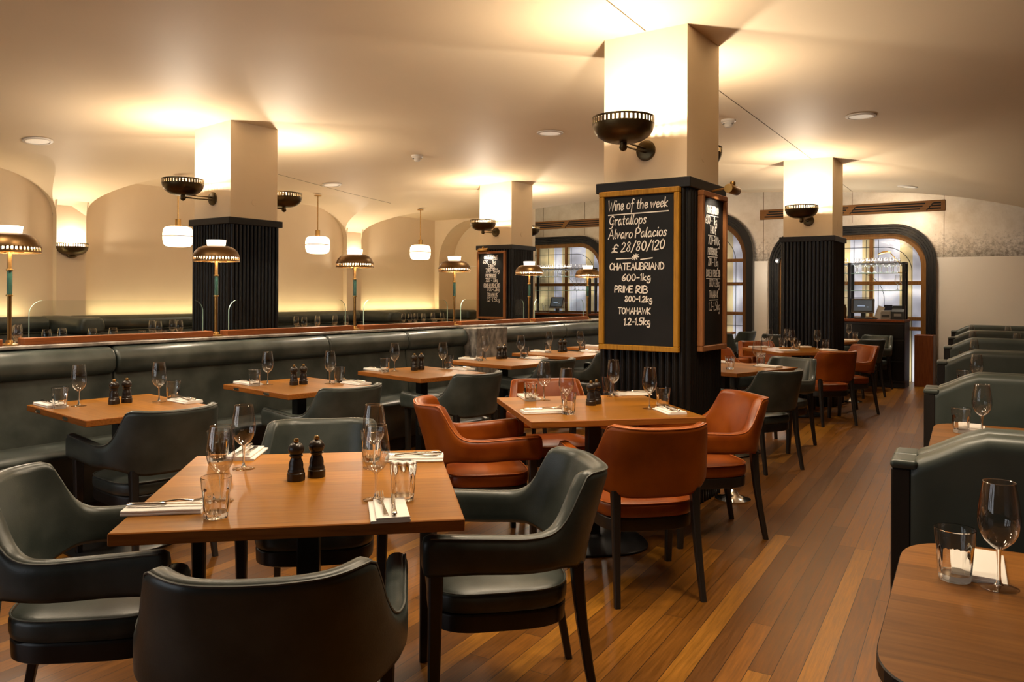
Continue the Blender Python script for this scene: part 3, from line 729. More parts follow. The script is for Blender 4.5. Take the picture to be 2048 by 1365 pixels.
for y, lb in ((4.404, 'opal drum pendant with brass band, partly hidden by the fluted column'), (6.15, 'opal drum pendant with brass band hanging left of the second pilaster'), (7.92, 'opal drum pendant with brass band hanging above the end booth')):
    z = 1.925 if y < 5 else 1.94; xq = -7.0
    o = pend.put((xq * K, y * K, EYE + (z - EYE) * K), 0, lb, 'pendant lamp', 'opal pendants over the booths')
# stretch of hidden light behind the booth backs
# unlit round ceiling fittings; their glow and light are added
def make_fitting():
    t = empty('ceiling_downlight')
    G().lathe([(0.0, -0.006), (0.082, -0.006)], 32).obj('diffuser', 'fitting_glass', t)
    G().lathe([(0.082, -0.003), (0.086, -0.011), (0.104, -0.008), (0.108, 0.0)], 32).obj('rim', 'white_plastic', t, 30)
    l = bpy.data.lights.new('downlight', 'AREA'); l.shape = 'DISK'; l.size = 0.16; l.energy = P_FIT; l.color = (1.0, 0.84, 0.64); l.spread = radians(150)  # added light below the unlit disc
    o = bpy.data.objects.new('downlight', l); COL.objects.link(o); o.parent = t; o.location = (0, 0, -0.013)
    return Proto(t)
spk = make_fitting(); spk.root.scale = (K, K, K)
for (x, y), lb in zip([(-6.6, 2.95), (-6.55, 5.95), (-3.396, 5.413), (-1.192, 6.156), (-1.429, 9.954)],
        ['round white ceiling downlight over the first booth', 'round white ceiling downlight near the plain fluted column', 'round white ceiling downlight over the banquette tables, before the chalkboard column', 'round white ceiling downlight over the aisle past the chalkboard column', 'round white ceiling downlight over the far end of the aisle']):
    x *= K; y *= K; dz = (ceil_z(x + 0.06, y) - ceil_z(x - 0.06, y)) / 0.12
    o = spk.put((x, y, ceil_z(x, y) - 0.003), 0, lb, 'downlight', 'round ceiling downlights'); o.rotation_euler = (0, -math.atan(dz), 0)
def make_detector():
    t = empty('smoke_detector')
    G().lathe([(0.055, 0.0), (0.055, -0.015), (0.045, -0.022), (0.045, -0.03)], 24).obj('base', 'white_plastic', t, 30)
    G().lathe([(0.03, -0.028), (0.03, -0.045), (0.022, -0.056), (0.0, -0.058)], 24).obj('sensor', 'white_plastic', t, 30)
    return Proto(t)
det = make_detector(); det.root.scale = (K, K, K)
det.put((-2.042 * K, 5.768 * K, ceil_z(-2.042 * K, 7.6)), 0, 'white smoke detector on the ceiling just past the chalkboard column', 'smoke detector')
det.put((-4.95 * K, 5.55 * K, ceil_z(-4.95 * K, 7.3)), 0, 'white smoke detector on the ceiling above the banquette', 'smoke detector')

# ------------------------------------------------------------------ chalkboards with handwriting
GL = {
 'A': (.72, [[(0, 0), (.36, 1), (.72, 0)], [(.14, .36), (.6, .36)]]), 'B': (.62, [[(0, 0), (0, 1), (.42, .95), (.52, .76), (.4, .55), (0, .52)], [(.4, .55), (.6, .32), (.5, .06), (0, 0)]]),
 'C': (.66, [[(.64, .82), (.4, 1), (.08, .75), (.03, .35), (.25, .02), (.64, .15)]]), 'D': (.68, [[(.05, 0), (.08, 1), (.5, .85), (.66, .45), (.45, .08), (0, 0)]]),
 'E': (.55, [[(.55, 1), (0, 1), (0, 0), (.55, 0)], [(0, .52), (.45, .52)]]), 'H': (.62, [[(0, 1), (0, 0)], [(.6, 1), (.6, 0)], [(0, .5), (.6, .5)]]), 'I': (.12, [[(.06, 1), (.06, 0)]]),
 'K': (.6, [[(0, 1), (0, 0)], [(.55, 1), (0, .45), (.6, 0)]]), 'M': (.8, [[(0, 0), (.06, 1), (.4, .3), (.74, 1), (.8, 0)]]), 'N': (.66, [[(0, 0), (0, 1), (.62, 0), (.64, 1)]]),
 'O': (.74, [[(.36, 1), (.06, .75), (.04, .3), (.34, 0), (.68, .3), (.66, .75), (.36, 1)]]), 'P': (.6, [[(0, 0), (.03, 1), (.5, .92), (.56, .68), (.4, .5), (.02, .46)]]),
 'R': (.64, [[(0, 0), (.03, 1), (.5, .92), (.54, .7), (.38, .52), (.02, .48), (.62, 0)]]), 'S': (.56, [[(.54, .88), (.28, 1), (.04, .78), (.25, .54), (.52, .3), (.3, 0), (0, .12)]]),
 'T': (.66, [[(0, 1), (.66, 1)], [(.33, 1), (.33, 0)]]), 'U': (.66, [[(0, 1), (.04, .25), (.3, 0), (.58, .25), (.64, 1)], [(.64, 1), (.64, 0)]]), 'W': (.95, [[(0, 1), (.2, 0), (.46, .8), (.7, 0), (.95, 1)]]), 'G': (.7, [[(.62, .85), (.4, 1), (.1, .75), (.08, .35), (.35, .1), (.6, .3), (.6, .5), (.58, .0), (.4, -.3), (.1, -.28)]]),
 'V': (.66, [[(0, 1), (.3, 0), (.62, 1)]]),
 'a': (.5, [[(.42, .5), (.2, .6), (.02, .3), (.16, .02), (.38, .22), (.44, .58), (.44, .1), (.52, .03)]]), 'c': (.42, [[(.4, .5), (.2, .6), (.03, .3), (.18, .02), (.42, .14)]]),
 'e': (.44, [[(.04, .3), (.38, .34), (.3, .58), (.1, .54), (.03, .26), (.2, .01), (.44, .14)]]), 'f': (.36, [[(.38, .92), (.24, 1.02), (.14, .8), (.13, -.3)], [(0, .55), (.34, .58)]]),
 'g': (.5, [[(.42, .5), (.2, .6), (.03, .34), (.18, .08), (.4, .26), (.44, .58), (.42, -.2), (.22, -.4), (.02, -.26)]]), 'h': (.46, [[(.02, 1), (.02, 0), (.1, .42), (.28, .58), (.4, .4), (.42, 0)]]),
 'i': (.14, [[(.06, .58), (.06, .1), (.14, .02)], [(.08, .82), (.12, .9)]]), 'k': (.46, [[(.02, 1), (.02, 0)], [(.4, .58), (.03, .26), (.44, .0)]]), 'l': (.16, [[(.1, 1.0), (.03, .6), (.04, .12), (.16, .02)]]),
 'n': (.46, [[(.02, .58), (.03, 0), (.12, .45), (.3, .6), (.4, .4), (.43, .02)]]), 'o': (.48, [[(.24, .6), (.04, .45), (.03, .16), (.22, .0), (.44, .18), (.42, .46), (.24, .6)]]),
 'p': (.48, [[(.03, .6), (.04, -.38)], [(.04, .4), (.24, .6), (.44, .4), (.3, .06), (.06, .12)]]), 'r': (.36, [[(.03, .58), (.04, 0), (.12, .42), (.36, .58)]]), 's': (.4, [[(.36, .52), (.2, .6), (.06, .46), (.3, .22), (.2, .02), (.0, .08)]]),
 't': (.32, [[(.14, .9), (.13, .12), (.28, .02)], [(0, .6), (.3, .62)]]), 'v': (.44, [[(.0, .58), (.18, .02), (.42, .6)]]), 'w': (.66, [[(.0, .58), (.14, .02), (.32, .5), (.46, .02), (.66, .6)]]), 'y': (.44, [[(.0, .58), (.2, .1)], [(.44, .6), (.1, -.36)]]),
 '0': (.56, [[(.28, 1), (.05, .72), (.05, .28), (.26, 0), (.5, .28), (.5, .74), (.28, 1)]]), '1': (.2, [[(.0, .78), (.14, 1), (.12, 0)]]), '2': (.54, [[(.04, .8), (.24, 1), (.46, .8), (.34, .45), (.0, .02), (.54, .04)]]),
 '5': (.54, [[(.52, 1), (.12, .98), (.08, .56), (.34, .62), (.5, .34), (.3, .02), (.0, .1)]]), '6': (.52, [[(.42, .98), (.12, .62), (.04, .24), (.24, 0), (.48, .2), (.36, .46), (.08, .3)]]), '7': (.5, [[(.0, .98), (.5, 1), (.2, 0)]]),
 '8': (.54, [[(.46, .84), (.26, 1), (.08, .8), (.4, .4), (.44, .14), (.24, 0), (.04, .18), (.2, .46), (.46, .84)]]), '9': (.5, [[(.44, .82), (.24, 1), (.04, .76), (.2, .5), (.44, .7), (.46, .9), (.36, 0)]]),
 '-': (.4, [[(.04, .45), (.36, .46)]]), '.': (.14, [[(.05, .0), (.07, .05)]]), '/': (.45, [[(0, -.1), (.45, 1.05)]]), "'": (.12, [[(.08, 1), (.04, .84)]]), ' ': (.32, []),
 '£': (.6, [[(.56, .8), (.36, 1), (.2, .8), (.24, .3), (.04, .02), (.3, .1), (.58, .02)], [(.06, .5), (.46, .52)]]), '*': (.6, [[(.1, .15), (.5, .85)], [(.5, .15), (.1, .85)], [(.3, .05), (.3, .95)], [(.0, .5), (.6, .5)]])}
SHARP = set("AEHIKMNTVWkvw71-./'*l ")
def handwriting(g, text, x, z, h, pen, shear=0.12, wmax=None, rise=0.0, space=0.14):
    """strokes on the board plane (x, z), facing -Y"""
    tot = sum(GL[c][0] + space for c in text) - space; sx = h
    if wmax: sx = wmax / tot
    cx = x; rnd = random.Random(text)
    for c in text:
        w, strokes = GL[c]; dz = rnd.uniform(-.03, .03) * h
        for s in strokes:
            pts = s if c in SHARP else catmull(s, 4)
            P = [(cx + (p[0] + shear * p[1]) * sx, z + dz + p[1] * h + rise * (cx - x + p[0] * sx)) for p in pts]
            ribbon(g, P, pen * rnd.uniform(.85, 1.1))
        cx += (w + space) * sx
def ribbon(g, P, pen):
    """one continuous flat stroke of chalk"""
    P = [p for k, p in enumerate(P) if k == 0 or (abs(p[0] - P[k - 1][0]) + abs(p[1] - P[k - 1][1])) > 1e-5]
    n = len(P)
    if n < 2: return
    def un(a, b):
        d = sqrt((b[0] - a[0]) ** 2 + (b[1] - a[1]) ** 2) or 1e-6
        return ((b[0] - a[0]) / d, (b[1] - a[1]) / d)
    d0, d1 = un(P[0], P[1]), un(P[-2], P[-1]); e = pen * .4
    P = [(P[0][0] - d0[0] * e, P[0][1] - d0[1] * e)] + list(P[1:-1]) + [(P[-1][0] + d1[0] * e, P[-1][1] + d1[1] * e)]
    ribbon.k = (ribbon.k + 1) % 12; yy = -0.0006 - 0.00006 * ribbon.k
    vs = []
    for i in range(n):
        a = un(P[max(i - 1, 0)], P[max(i, 1)]); b = un(P[min(i, n - 2)], P[min(i + 1, n - 1)])
        m = (a[0] + b[0], a[1] + b[1]); l = sqrt(m[0] ** 2 + m[1] ** 2)
        if l < 0.2: m = b; l = 1
        tx, tz = m[0] / l, m[1] / l; w = pen / 2 * min(1.5, 1 / max(0.5, abs(tx * b[0] + tz * b[1])))
        vs += [(P[i][0] - tz * w, yy, P[i][1] + tx * w), (P[i][0] + tz * w, yy, P[i][1] - tx * w)]
    g.add(vs, [(2 * i, 2 * i + 1, 2 * i + 3, 2 * i + 2) for i in range(n - 1)])
ribbon.k = 0
def chalkboard(loc, rz, w, h, frame_mat, lines, label, rules=(), fw_=0.027):
    t = empty('chalkboard', loc, rz); t.scale = (K, K, K); tag(t, label, 'chalkboard')      # local: x 0..w, z 0..h, faces -Y, back at y=0
    G().box(0.005, w - 0.005, -0.014, 0, 0.005, h - 0.005).obj('slate', 'board', t)
    g = G()
    d = 0.03
    for (x0, x1, z0, z1) in ((0, w, 0, fw_), (0, w, h - fw_, h), (0, fw_, fw_, h - fw_), (w - fw_, w, fw_, h - fw_)): g.box(x0, x1, -d, 0, z0, z1, 0.003, 1)
    g.obj('frame', frame_mat, t)
    g = G()
    for (txt, x, z, hh, wm, pen, sh, ri) in lines: handwriting(g, txt, x, z, hh, pen, sh, wm, ri)
    for P, pen in rules: ribbon(g, P, pen)
    o = g.obj('chalk_writing', 'chalk', t); o.location = (0, -0.0145, 0)
    return t
x, y = COLS['near']
# (text, x, z from bottom, cap height, width, pen, shear, rise)
W_, H_ = 0.435, 0.803
def bz_(v): return H_ - v          # measured from the top of the frame
def main_lines():
    # crop pixel -> metres: the frame spans 750 px for 0.435 m in x
    s = 0.435 / 750.0
    row = lambda txt, x0, x1, base, cap, pen=0.0056, sh=0.15, ri=0.02: (txt, (x0 - 22) * s, bz_(base * 0.000532), cap * 0.000532, (x1 - x0) * s, pen, sh, ri)
    R = [row('Wine', 100, 250, 185, 100), row('of', 280, 345, 180, 95), row('the', 375, 478, 178, 88), row('week', 505, 660, 178, 88),
         row('Gratallops', 110, 465, 325, 90), row('Alvaro', 105, 335, 452, 88), row('Palacios', 365, 652, 448, 88),
         row('£', 135, 195, 585, 75), row('28/80/120', 228, 632, 580, 88, ri=0.04), row('*', 330, 390, 660, 60),
         row('CHATEAUBRIAND', 120, 630, 750, 62, sh=0.05, ri=0.0), row('600-1kg', 240, 510, 855, 62, sh=0.05), row('PRIME', 170, 340, 960, 58, sh=0.05, ri=0.0), row('RIB', 375, 480, 968, 64, sh=0.05, ri=0),
         row('800-1.2kg', 268, 526, 1050, 52, sh=0.05, ri=0.0), row('TOMAHAWK', 205, 508, 1165, 58, sh=0.05, ri=0), row('1.2-1.5kg', 262, 508, 1270, 62, sh=0.05, ri=0.03)]
    ru = [([(t[0] * s - 22 * s, bz_(t[1] * 0.000532)) for t in P], 0.0055) for P in ([(105, 225), (668, 215)], [(185, 645), (330, 642)], [(418, 655), (525, 642)])]
    return R, ru
R_, ru_ = main_lines()
ZB = EYE + (1.097 - EYE) * K
chalkboard((x - CW - 0.0, y - 0.033, ZB), 0, W_, H_, 'frame_wood', R_, 'large framed chalkboard headed Wine of the week on the fluted column front', ru_)
def side_lines(W2, H2):
    R = []; ru = []
    for txt, u0, u1, v, c, under in (('CHATEAUBRIAND', .24, .72, .125, .045, 1), ('600 - 1kg', .2, .66, .21, .05, 0), ('T-BONE', .38, .62, .282, .045, 1), ('700-900g', .3, .78, .37, .055, 0),
            ('PORTERHOUSE', .3, .68, .452, .042, 1), ('700 - 1.1kg', .3, .72, .54, .05, 0), ('BONE-IN PRIME RIB', .24, .8, .625, .042, 1), ('800-1.2kg', .36, .78, .705, .05, 0), ('TOMAHAWK', .36, .72, .795, .045, 1), ('1.2-1.5kg', .34, .8, .895, .055, 0)):
        v = .03 + v * .80
        R.append((txt, u0 * W2, H2 * (1 - v), c * H2, (u1 - u0) * W2, 0.0046, 0.08, 0.0))
        if under: ru.append(([(u0 * W2, H2 * (1 - v) - 0.012), (u1 * W2, H2 * (1 - v) - 0.010)], 0.004))
    return R, ru
R2, rr2 = side_lines(0.405, 0.795)
chalkboard((x + 0.033, y + 0.098, ZB), pi / 2, 0.345, 0.795, 'copper_wood', *[side_lines(0.345, 0.795)[0]], 'framed steak menu chalkboard on the side of the fluted column, under a brass light', side_lines(0.345, 0.795)[1])
xm, ym = COLS['mid']
chalkboard((xm - CW - 0.0, ym - 0.033, ZB), 0, 0.405, 0.780, 'copper_wood', R2, 'small distant framed steak menu chalkboard seen beyond the glass screens', rr2)
# picture lights
def picture_light(loc, rz, label):
    t = empty('picture_light', loc, rz); t.scale = (K, K, K); tag(t, label, 'picture light', 'brass picture lights over the menu boards')   # faces +Y, on the wall at the origin
    G().tube([(0, 0, 0), (0, 0.10, 0.012), (0, 0.115, 0.012)], 0.005).obj('arm', 'brass', t, True)
    m = Matrix.Translation((0, 0.115, 0.0)) @ Matrix.Rotation(radians(90), 4, 'Y') @ Matrix.Rotation(radians(0), 4, 'X')
    G().lathe([(0, -0.065), (0.021, -0.065), (0.023, -0.06), (0.023, 0.06), (0.021, 0.065), (0, 0.065)], 20, m=m).obj('lamp_tube', 'brass', t, 30)
    G().lathe([(0, -0.012), (0.012, -0.010), (0.014, 0), (0.012, 0.010), (0, 0.012)], 14, (0, 0.115, 0.03)).obj('knob', 'brass', t, True)
    l = bpy.data.lights.new('tube_light', 'SPOT'); l.energy = P_SPOT; l.spot_size = radians(120); l.spot_blend = 0.6; l.shadow_soft_size = 0.02; l.color = WARM
    o = bpy.data.objects.new('tube_light', l); COL.objects.link(o); o.parent = t; o.location = (0, 0.10, -0.030); o.rotation_euler = (radians(-30), 0, 0)
picture_light((x + 0.033, y + 0.33, EYE + (1.905 - EYE) * K), -pi / 2, 'brass tube light on an arm over the side menu chalkboard')
picture_light((xm - CW + 0.21, ym - 0.033, EYE + (1.885 - EYE) * K), pi, 'brass tube light over the small distant menu chalkboard')

# ------------------------------------------------------------------ banquette, divider and glass screens
def rounded_profile(pts, r=0.03, n=5):
    """round the corners of a closed polygon"""
    out = []
    K = len(pts)
    for i in range(K):
        p = Vector(pts[i]); a = Vector(pts[i - 1]); b = Vector(pts[(i + 1) % K])
        d1 = (a - p); d2 = (b - p); rr = min(r, d1.length * .45, d2.length * .45)
        s = p + d1.normalized() * rr; e = p + d2.normalized() * rr
        for k in range(n + 1):
            t = k / n; out.append(tuple((s * (1 - t) ** 2 + p * 2 * t * (1 - t) + e * t * t)))
    return out
def run_prism(prof, y0, y1, rr=0.0):
    """extrude an x,z profile along y with softened ends"""
    g = G(); rings = []
    c = Vector((sum(p[0] for p in prof) / len(prof), sum(p[1] for p in prof) / len(prof)))
    steps = [(y0, 1)] if not rr else [(y0, 1 - 0.30), (y0 + rr * .3, 1 - .12), (y0 + rr, 1)]
    steps += [(y1, 1)] if not rr else [(y1 - rr, 1), (y1 - rr * .3, 1 - .12), (y1, 1 - .30)]
    for yy, s in steps:
        rings.append([Vector((c.x + (p[0] - c.x) * s, yy, c.y + (p[1] - c.y) * s)) for p in prof])
    return g.loft(rings)
def banquette(name_y, label, seams_top):
    y0, y1 = name_y
    t = empty('banquette', (0, (y0 + y1) / 2, 0)); tag(t, label, 'banquette', 'leather banquettes along the divider'); yc = (y0 + y1) / 2
    pr = rounded_profile([(-5.12, 0.0), (-4.76, 0.0), (-4.76, 0.12), (-5.12, 0.12)], 0.01)
    run_prism(pr, y0 - yc, y1 - yc).obj('plinth', 'black_wood', t)
    seams = [y0] + seams_top + [y1]
    seat = rounded_profile([(-5.16, 0.12), (-4.69, 0.12), (-4.63, 0.29), (-4.62, 0.45), (-4.67, 0.472), (-5.16, 0.455)], 0.035)
    back = rounded_profile([(-5.19, 0.44), (-5.02, 0.44), (-5.075, 0.84), (-5.075, 0.88), (-5.19, 0.88)], 0.02)
    roll = rounded_profile([(-5.195, 0.842), (-5.066, 0.845), (-5.022, 0.878), (-5.018, 0.946), (-5.05, 1.009), (-5.125, 1.029), (-5.195, 1.029)], 0.03)
    for i in range(len(seams) - 1):
        a, b = seams[i] - yc + 0.002, seams[i + 1] - yc - 0.002
        run_prism(seat, a, b, 0.012).obj('seat_pad', 'grey_leather', t, 50)
        run_prism(back, a, b, 0.010).obj('back_pad', 'grey_leather', t, 50)
        run_prism(roll, a, b, 0.02).obj('bolster', 'grey_leather', t, 50)
    return t
banquette((0.2, 6.44), 'long grey-green leather banquette running from the foreground to the marble pier', [2.74, 4.56, 5.54])
banquette((7.0, 11.3), 'shorter grey-green leather banquette beyond the marble pier', [8.42, 9.62])
t = empty('marble_pier', (-5.03, 6.72, 0)); tag(t, 'rough grey marble pier between the two banquettes', 'pier')
G().box(-0.17, 0.11, -0.275, 0.275, 0, 1.029, 0.006, 1).obj('block', 'marble', t)
struct(G().box(-5.36, -5.205, 0.2, 12.1, 0, 1.03).obj('wall_divider', 'black_wood'))
struct(G().box(-5.37, -5.10, 0.2, 12.1, 1.031, ZL - 0.0005, 0.004, 1).obj('trim_8', 'ledge'))
def screen(k):
    a = LY0 + LS * k + 0.065; b = LY0 + LS * (k + 1) - 0.056
    g0 = a + 0.045; g1 = b - 0.055
    t = empty('glass_screen', (LX, (a + b) / 2, ZL)); yc = (a + b) / 2
    nm = ['clear glass divider screen on a wood rail cropped at the ledge near end', 'clear rounded glass screen on a wood rail between the first two lamps', 'clear rounded glass screen on a wood rail behind the fluted column lamp', 'clear rounded glass screen on a wood rail leading to the marble pier', 'clear rounded glass screen on a wood rail before the small menu chalkboard', 'clear rounded glass screen on a wood rail at the far bar end', 'clear glass divider screen farthest away, hidden behind the chalkboard column'][k + 1]
    tag(t, nm, 'glass screen', 'glass screens along the divider ledge')
    G().box(-0.045, 0.05, a - yc, b - yc, 0.0, 0.042, 0.003, 1).obj('wood_rail', 'rail_wood', t)
    o = arch_poly(g0 - yc, g1 - yc, 0.036, 0.272, 0.085, 10); n = len(o)
    vs = [(-0.005, p[0], p[1]) for p in o] + [(0.005, p[0], p[1]) for p in o]
    fs = [tuple(range(n)), tuple(range(2 * n - 1, n - 1, -1))]; mi = [0, 0]
    for i in range(n): fs.append((i, (i + 1) % n, n + (i + 1) % n, n + i)); mi.append(1)
    obj('glass_panel', vs, fs, 'screen_glass', t, False, (['glass_edge'], mi))
for k in range(-1, 5): screen(k)

# ------------------------------------------------------------------ raised booths along the left wall
ZF = 0.08
struct(G().box(-10.5, -5.37, -2.5, YS * K + 0.02, 0.0, ZF).obj('floor_platform', 'floor'))
def booth_back():
    prof = lambda d: rounded_profile([(0.0, 0.96 - 0.0), (d * 0.10, 1.165), (d * 0.19, 1.165), (d * 0.23, 1.10), (d * 0.23, 0.98), (d * 0.19, 0.945)], 0.03)
    def wall_run(ya, yb, label, nseam):
        t = empty('booth_bench', (-7.66 * K, (ya + yb) / 2 * K, ZF)); t.scale = (K, K, 1.0); tag(t, label, 'booth bench', 'U-shaped booth benches along the left wall')
        yc = (ya + yb) / 2
        L_ = yb - ya; e = [ya - yc + L_ * i / nseam for i in range(nseam + 1)]
        top = rounded_profile([(-0.20, 0.82), (-0.20, 1.005), (0.0, 1.01), (0.06, 0.96), (0.06, 0.87), (0.02, 0.82)], 0.045)
        mid = rounded_profile([(-0.20, 0.30), (-0.20, 0.81), (-0.01, 0.81), (0.06, 0.30)], 0.02)
        seat = rounded_profile([(-0.20, 0.0), (0.40, 0.0), (0.46, 0.31), (0.44, 0.34), (-0.20, 0.34)], 0.03)
        for i in range(nseam):
            run_prism(top, e[i] + .002, e[i + 1] - .002, .02).obj('bolster', 'grey_leather', t, 50)
            run_prism(mid, e[i] + .002, e[i + 1] - .002, .01).obj('back_pad', 'grey_leather', t, 50)
            run_prism(seat, e[i] + .002, e[i + 1] - .002, .01).obj('seat_pad', 'grey_leather', t, 50)
    wall_run(0.45, 3.52, 'grey-green booth bench along the wall before the first pilaster', 2)
    wall_run(3.79, 7.43, 'grey-green booth bench along the wall under the middle pendants', 2)
    wall_run(7.71, YS - 0.27, 'grey-green booth bench along the wall in the end booth', 2)
    def divider(yc, label, x1=-7.02):
        t = empty('booth_divider', (-7.37 * K, yc * K, ZF)); t.scale = (K, K, 1.0); tag(t, label, 'booth divider', 'padded ends between the booths')
        G().box(-0.5, 0.20, -0.11, 0.11, 0, 0.80, 0.01, 1).obj('core', 'grey_leather', t)
        rings = []
        for x_, s in ((-0.52, 1), (0.20, 1), (0.25, 0.9), (0.28, 0.65)):
            ring = rounded_profile([(-0.12, 0.815), (0.12, 0.815), (0.125, 0.92), (0.10, 1.008), (-0.10, 1.008), (-0.125, 0.92)], 0.05)
            rings.append([Vector((x_, p[0] * s, 0.91 + (p[1] - 0.91) * s)) for p in ring])
        G().loft(rings).obj('bolster', 'grey_leather', t, 50)
    divider(3.65, 'grey-green padded booth divider before the first pilaster')
    divider(7.57, 'grey-green padded booth divider before the second pilaster')
    t = empty('booth_end', (-7.3 * K, (YS - 0.14) * K, ZF)); t.scale = (K, K, 1.0); tag(t, 'grey-green padded booth end against the niche wall', 'booth divider', 'padded ends between the booths')
    G().box(-0.5, 0.16, -0.10, 0.10, 0, 0.80, 0.01, 1).obj('core', 'grey_leather', t)
    G().box(-0.5, 0.2, -0.12, 0.12, 0.815, 1.005, 0.05, 3).obj('bolster', 'grey_leather', t, 50)
booth_back()
# concealed strip light behind the booth backs
for a, b, nm in ((0.5, 3.45, 'first'), (4.05, 7.40, 'middle'), (7.8, YS - 0.05, 'end')):
    a *= K; b *= K
    t = empty('cove_light', (-10.42, (a + b) / 2, 1.06)); tag(t, 'hidden warm strip glowing behind the %s booth back' % nm, 'strip light', 'hidden strip lights behind the booths')
    G().box(-0.02, 0.02, -(b - a) / 2, (b - a) / 2, -0.01, 0.01).obj('strip', 'lit_strip', t)
    area_light('strip_glow', (0, 0, 0.015), (pi, 0, 0), 0.04, b - a, P_STRIP, (1.0, 0.84, 0.48), t)

# ------------------------------------------------------------------ armchairs
def make_chair(lea, welt, name='armchair'):
    t = empty(name)                    # origin on the floor under the middle of the back, faces +Y
    A, BK = 0.285, 0.27
    plan = []                          # (x, y, nx, ny) along the shell, from the left arm round to the right
    half = []
    for i in range(27):
        f = (pi / 2) * i / 26
        half.append((A * sin(f) ** 0.78, BK * (1 - max(0.0, cos(f)) ** 0.82)))
    for i in range(1, 12): half.append((A + 0.008 * i / 11, BK + 0.245 * i / 11))
    # resample evenly
    def resample(P, n):
        d = [0]
        for i in range(1, len(P)): d.append(d[-1] + sqrt((P[i][0] - P[i - 1][0]) ** 2 + (P[i][1] - P[i - 1][1]) ** 2))
        out = []; j = 0
        for k in range(n + 1):
            s = d[-1] * k / n
            while j < len(d) - 2 and d[j + 1] < s: j += 1
            u = (s - d[j]) / max(1e-9, d[j + 1] - d[j]); out.append((P[j][0] + (P[j + 1][0] - P[j][0]) * u, P[j][1] + (P[j + 1][1] - P[j][1]) * u, s))
        return out, d[-1]
    H2, LEN = resample(half, 44)
    def top(s):
        s = min(s, LEN)
        if s < 0.226: return 0.80 - 0.007 * (1 - min(1, s / 0.2) ** 2)
        if s < 0.246:
            u = (s - 0.226) / 0.02; return 0.80 - 0.024 * u * u
        if s < 0.42:
            u = min(1.0, (s - 0.246) / 0.174); return 0.776 - (0.776 - 0.622) * (1 - (1 - u) ** 5.0)
        u = (s - 0.42) / (LEN - 0.42); return 0.622 + 0.018 * u
    def bot(s):
        return 0.470 + 0.038 * smooth01((s - 0.13) / 0.17) + 0.008 * smooth01((s - 0.4) / 0.2)
    def shell_pt(i, sg):
        x, y, s = H2[i]
        a = H2[max(i - 1, 0)]; b = H2[min(i + 1, 44)]
        tx, ty = b[0] - a[0], b[1] - a[1]
        if i == 0: tx, ty = 1, 0
        d = sqrt(tx * tx + ty * ty); nx, ny = ty / d, -tx / d
        return sg * x, y, s, sg * nx, ny
    rings = []; pipe = []
    order = [(i, -1) for i in range(44, 0, -1)] + [(i, 1) for i in range(45)]
    def lean(s, z): return -0.085 * max(0, z - 0.52) / 0.28 * smooth01(1 - (s - 0.12) / 0.26)
    def ring(i, sg, shrink=1.0, push=0.0):
        x, y, s, nx, ny = shell_pt(i, sg)
        zt, zb = top(s), bot(s); th = 0.030; zc = (zt + zb) / 2
        R = []
        sec = [(-.75, 0, 1), (-1, .015, 1), (-1.02, .3, 0), (-1.0, .62, 0), (-.98, -.024, 2), (-.75, -.007, 2), (-.25, 0, 2), (.3, 0, 2), (.78, -.008, 2), (1.0, -.026, 2), (1.03, .62, 0), (1.03, .3, 0), (1, .016, 1), (.75, 0, 1)]
        for n_, dz, mode in sec:
            z = zb + dz if mode == 1 else (zt + dz if mode == 2 else zb + (zt - zb) * dz)
            z = zc + (z - zc) * shrink; n2 = n_ * th * shrink
            R.append(Vector((x + nx * n2, y + ny * n2 + push + lean(s, z), z)))
        return R
    for sh, pu in ((0.55, 0.024), (0.86, 0.019), (0.97, 0.008)): rings.append(ring(44, -1, sh, pu))
    for i, sg in order: rings.append(ring(i, sg))
    for sh, pu in ((0.97, 0.008), (0.86, 0.019), (0.55, 0.024)): rings.append(ring(44, 1, sh, pu))
    shell = G().loft(rings).obj('back_shell', lea, t, 70)
    for q in (8, 5):                    # stitched welts along the outer and inner top edge
        pl = [r[q] + Vector((0, 0, 0.002)) for r in rings[3:-3]]
        if q == 8: G().tube(pl, 0.0032, 5).obj('welt', welt, shell, True)
    # seat
    def plan_ring(z, ins):
        P = []
        for k in range(40):
            a = 2 * pi * k / 40; c, s = cos(a), sin(a); e = 0.55
            x = (0.238 - ins) * (abs(c) ** e) * (1 if c >= 0 else -1); yy = (0.235 - ins) * (abs(s) ** e) * (1 if s >= 0 else -1)
            x *= 1.0 + 0.03 * yy / 0.235
            P.append(Vector((x, 0.275 + yy, z)))
        return P
    seat = G().loft([plan_ring(*q) for q in ((0.360, 0.016), (0.367, 0.004), (0.385, 0.0), (0.412, 0.0), (0.425, 0.006), (0.434, 0.022), (0.442, 0.06), (0.449, 0.12), (0.451, 0.18))]).obj('seat', lea, t, 60)
    G().tube([p + Vector((0, 0, 0.001)) for p in plan_ring(0.427, 0.004)], 0.003, 5, True).obj('welt', welt, seat, True)
    G().loft([plan_ring(*q) for q in ((0.302, 0.012), (0.306, 0.006), (0.354, 0.004), (0.362, 0.010))]).obj('apron', 'black_wood', t, 50)
    def leg(pts, w0, w1):
        rings = []; K = len(pts)
        for i, p in enumerate(pts):
            w = w0 + (w1 - w0) * (i / (K - 1)); d = w * 0.28
            sq = [(-w, -w + d), (-w + d, -w), (w - d, -w), (w, -w + d), (w, w - d), (w - d, w), (-w + d, w), (-w, w - d)]
            rings.append([Vector((p[0] + a, p[1] + b, p[2])) for a, b in sq])
        return G().loft(rings)
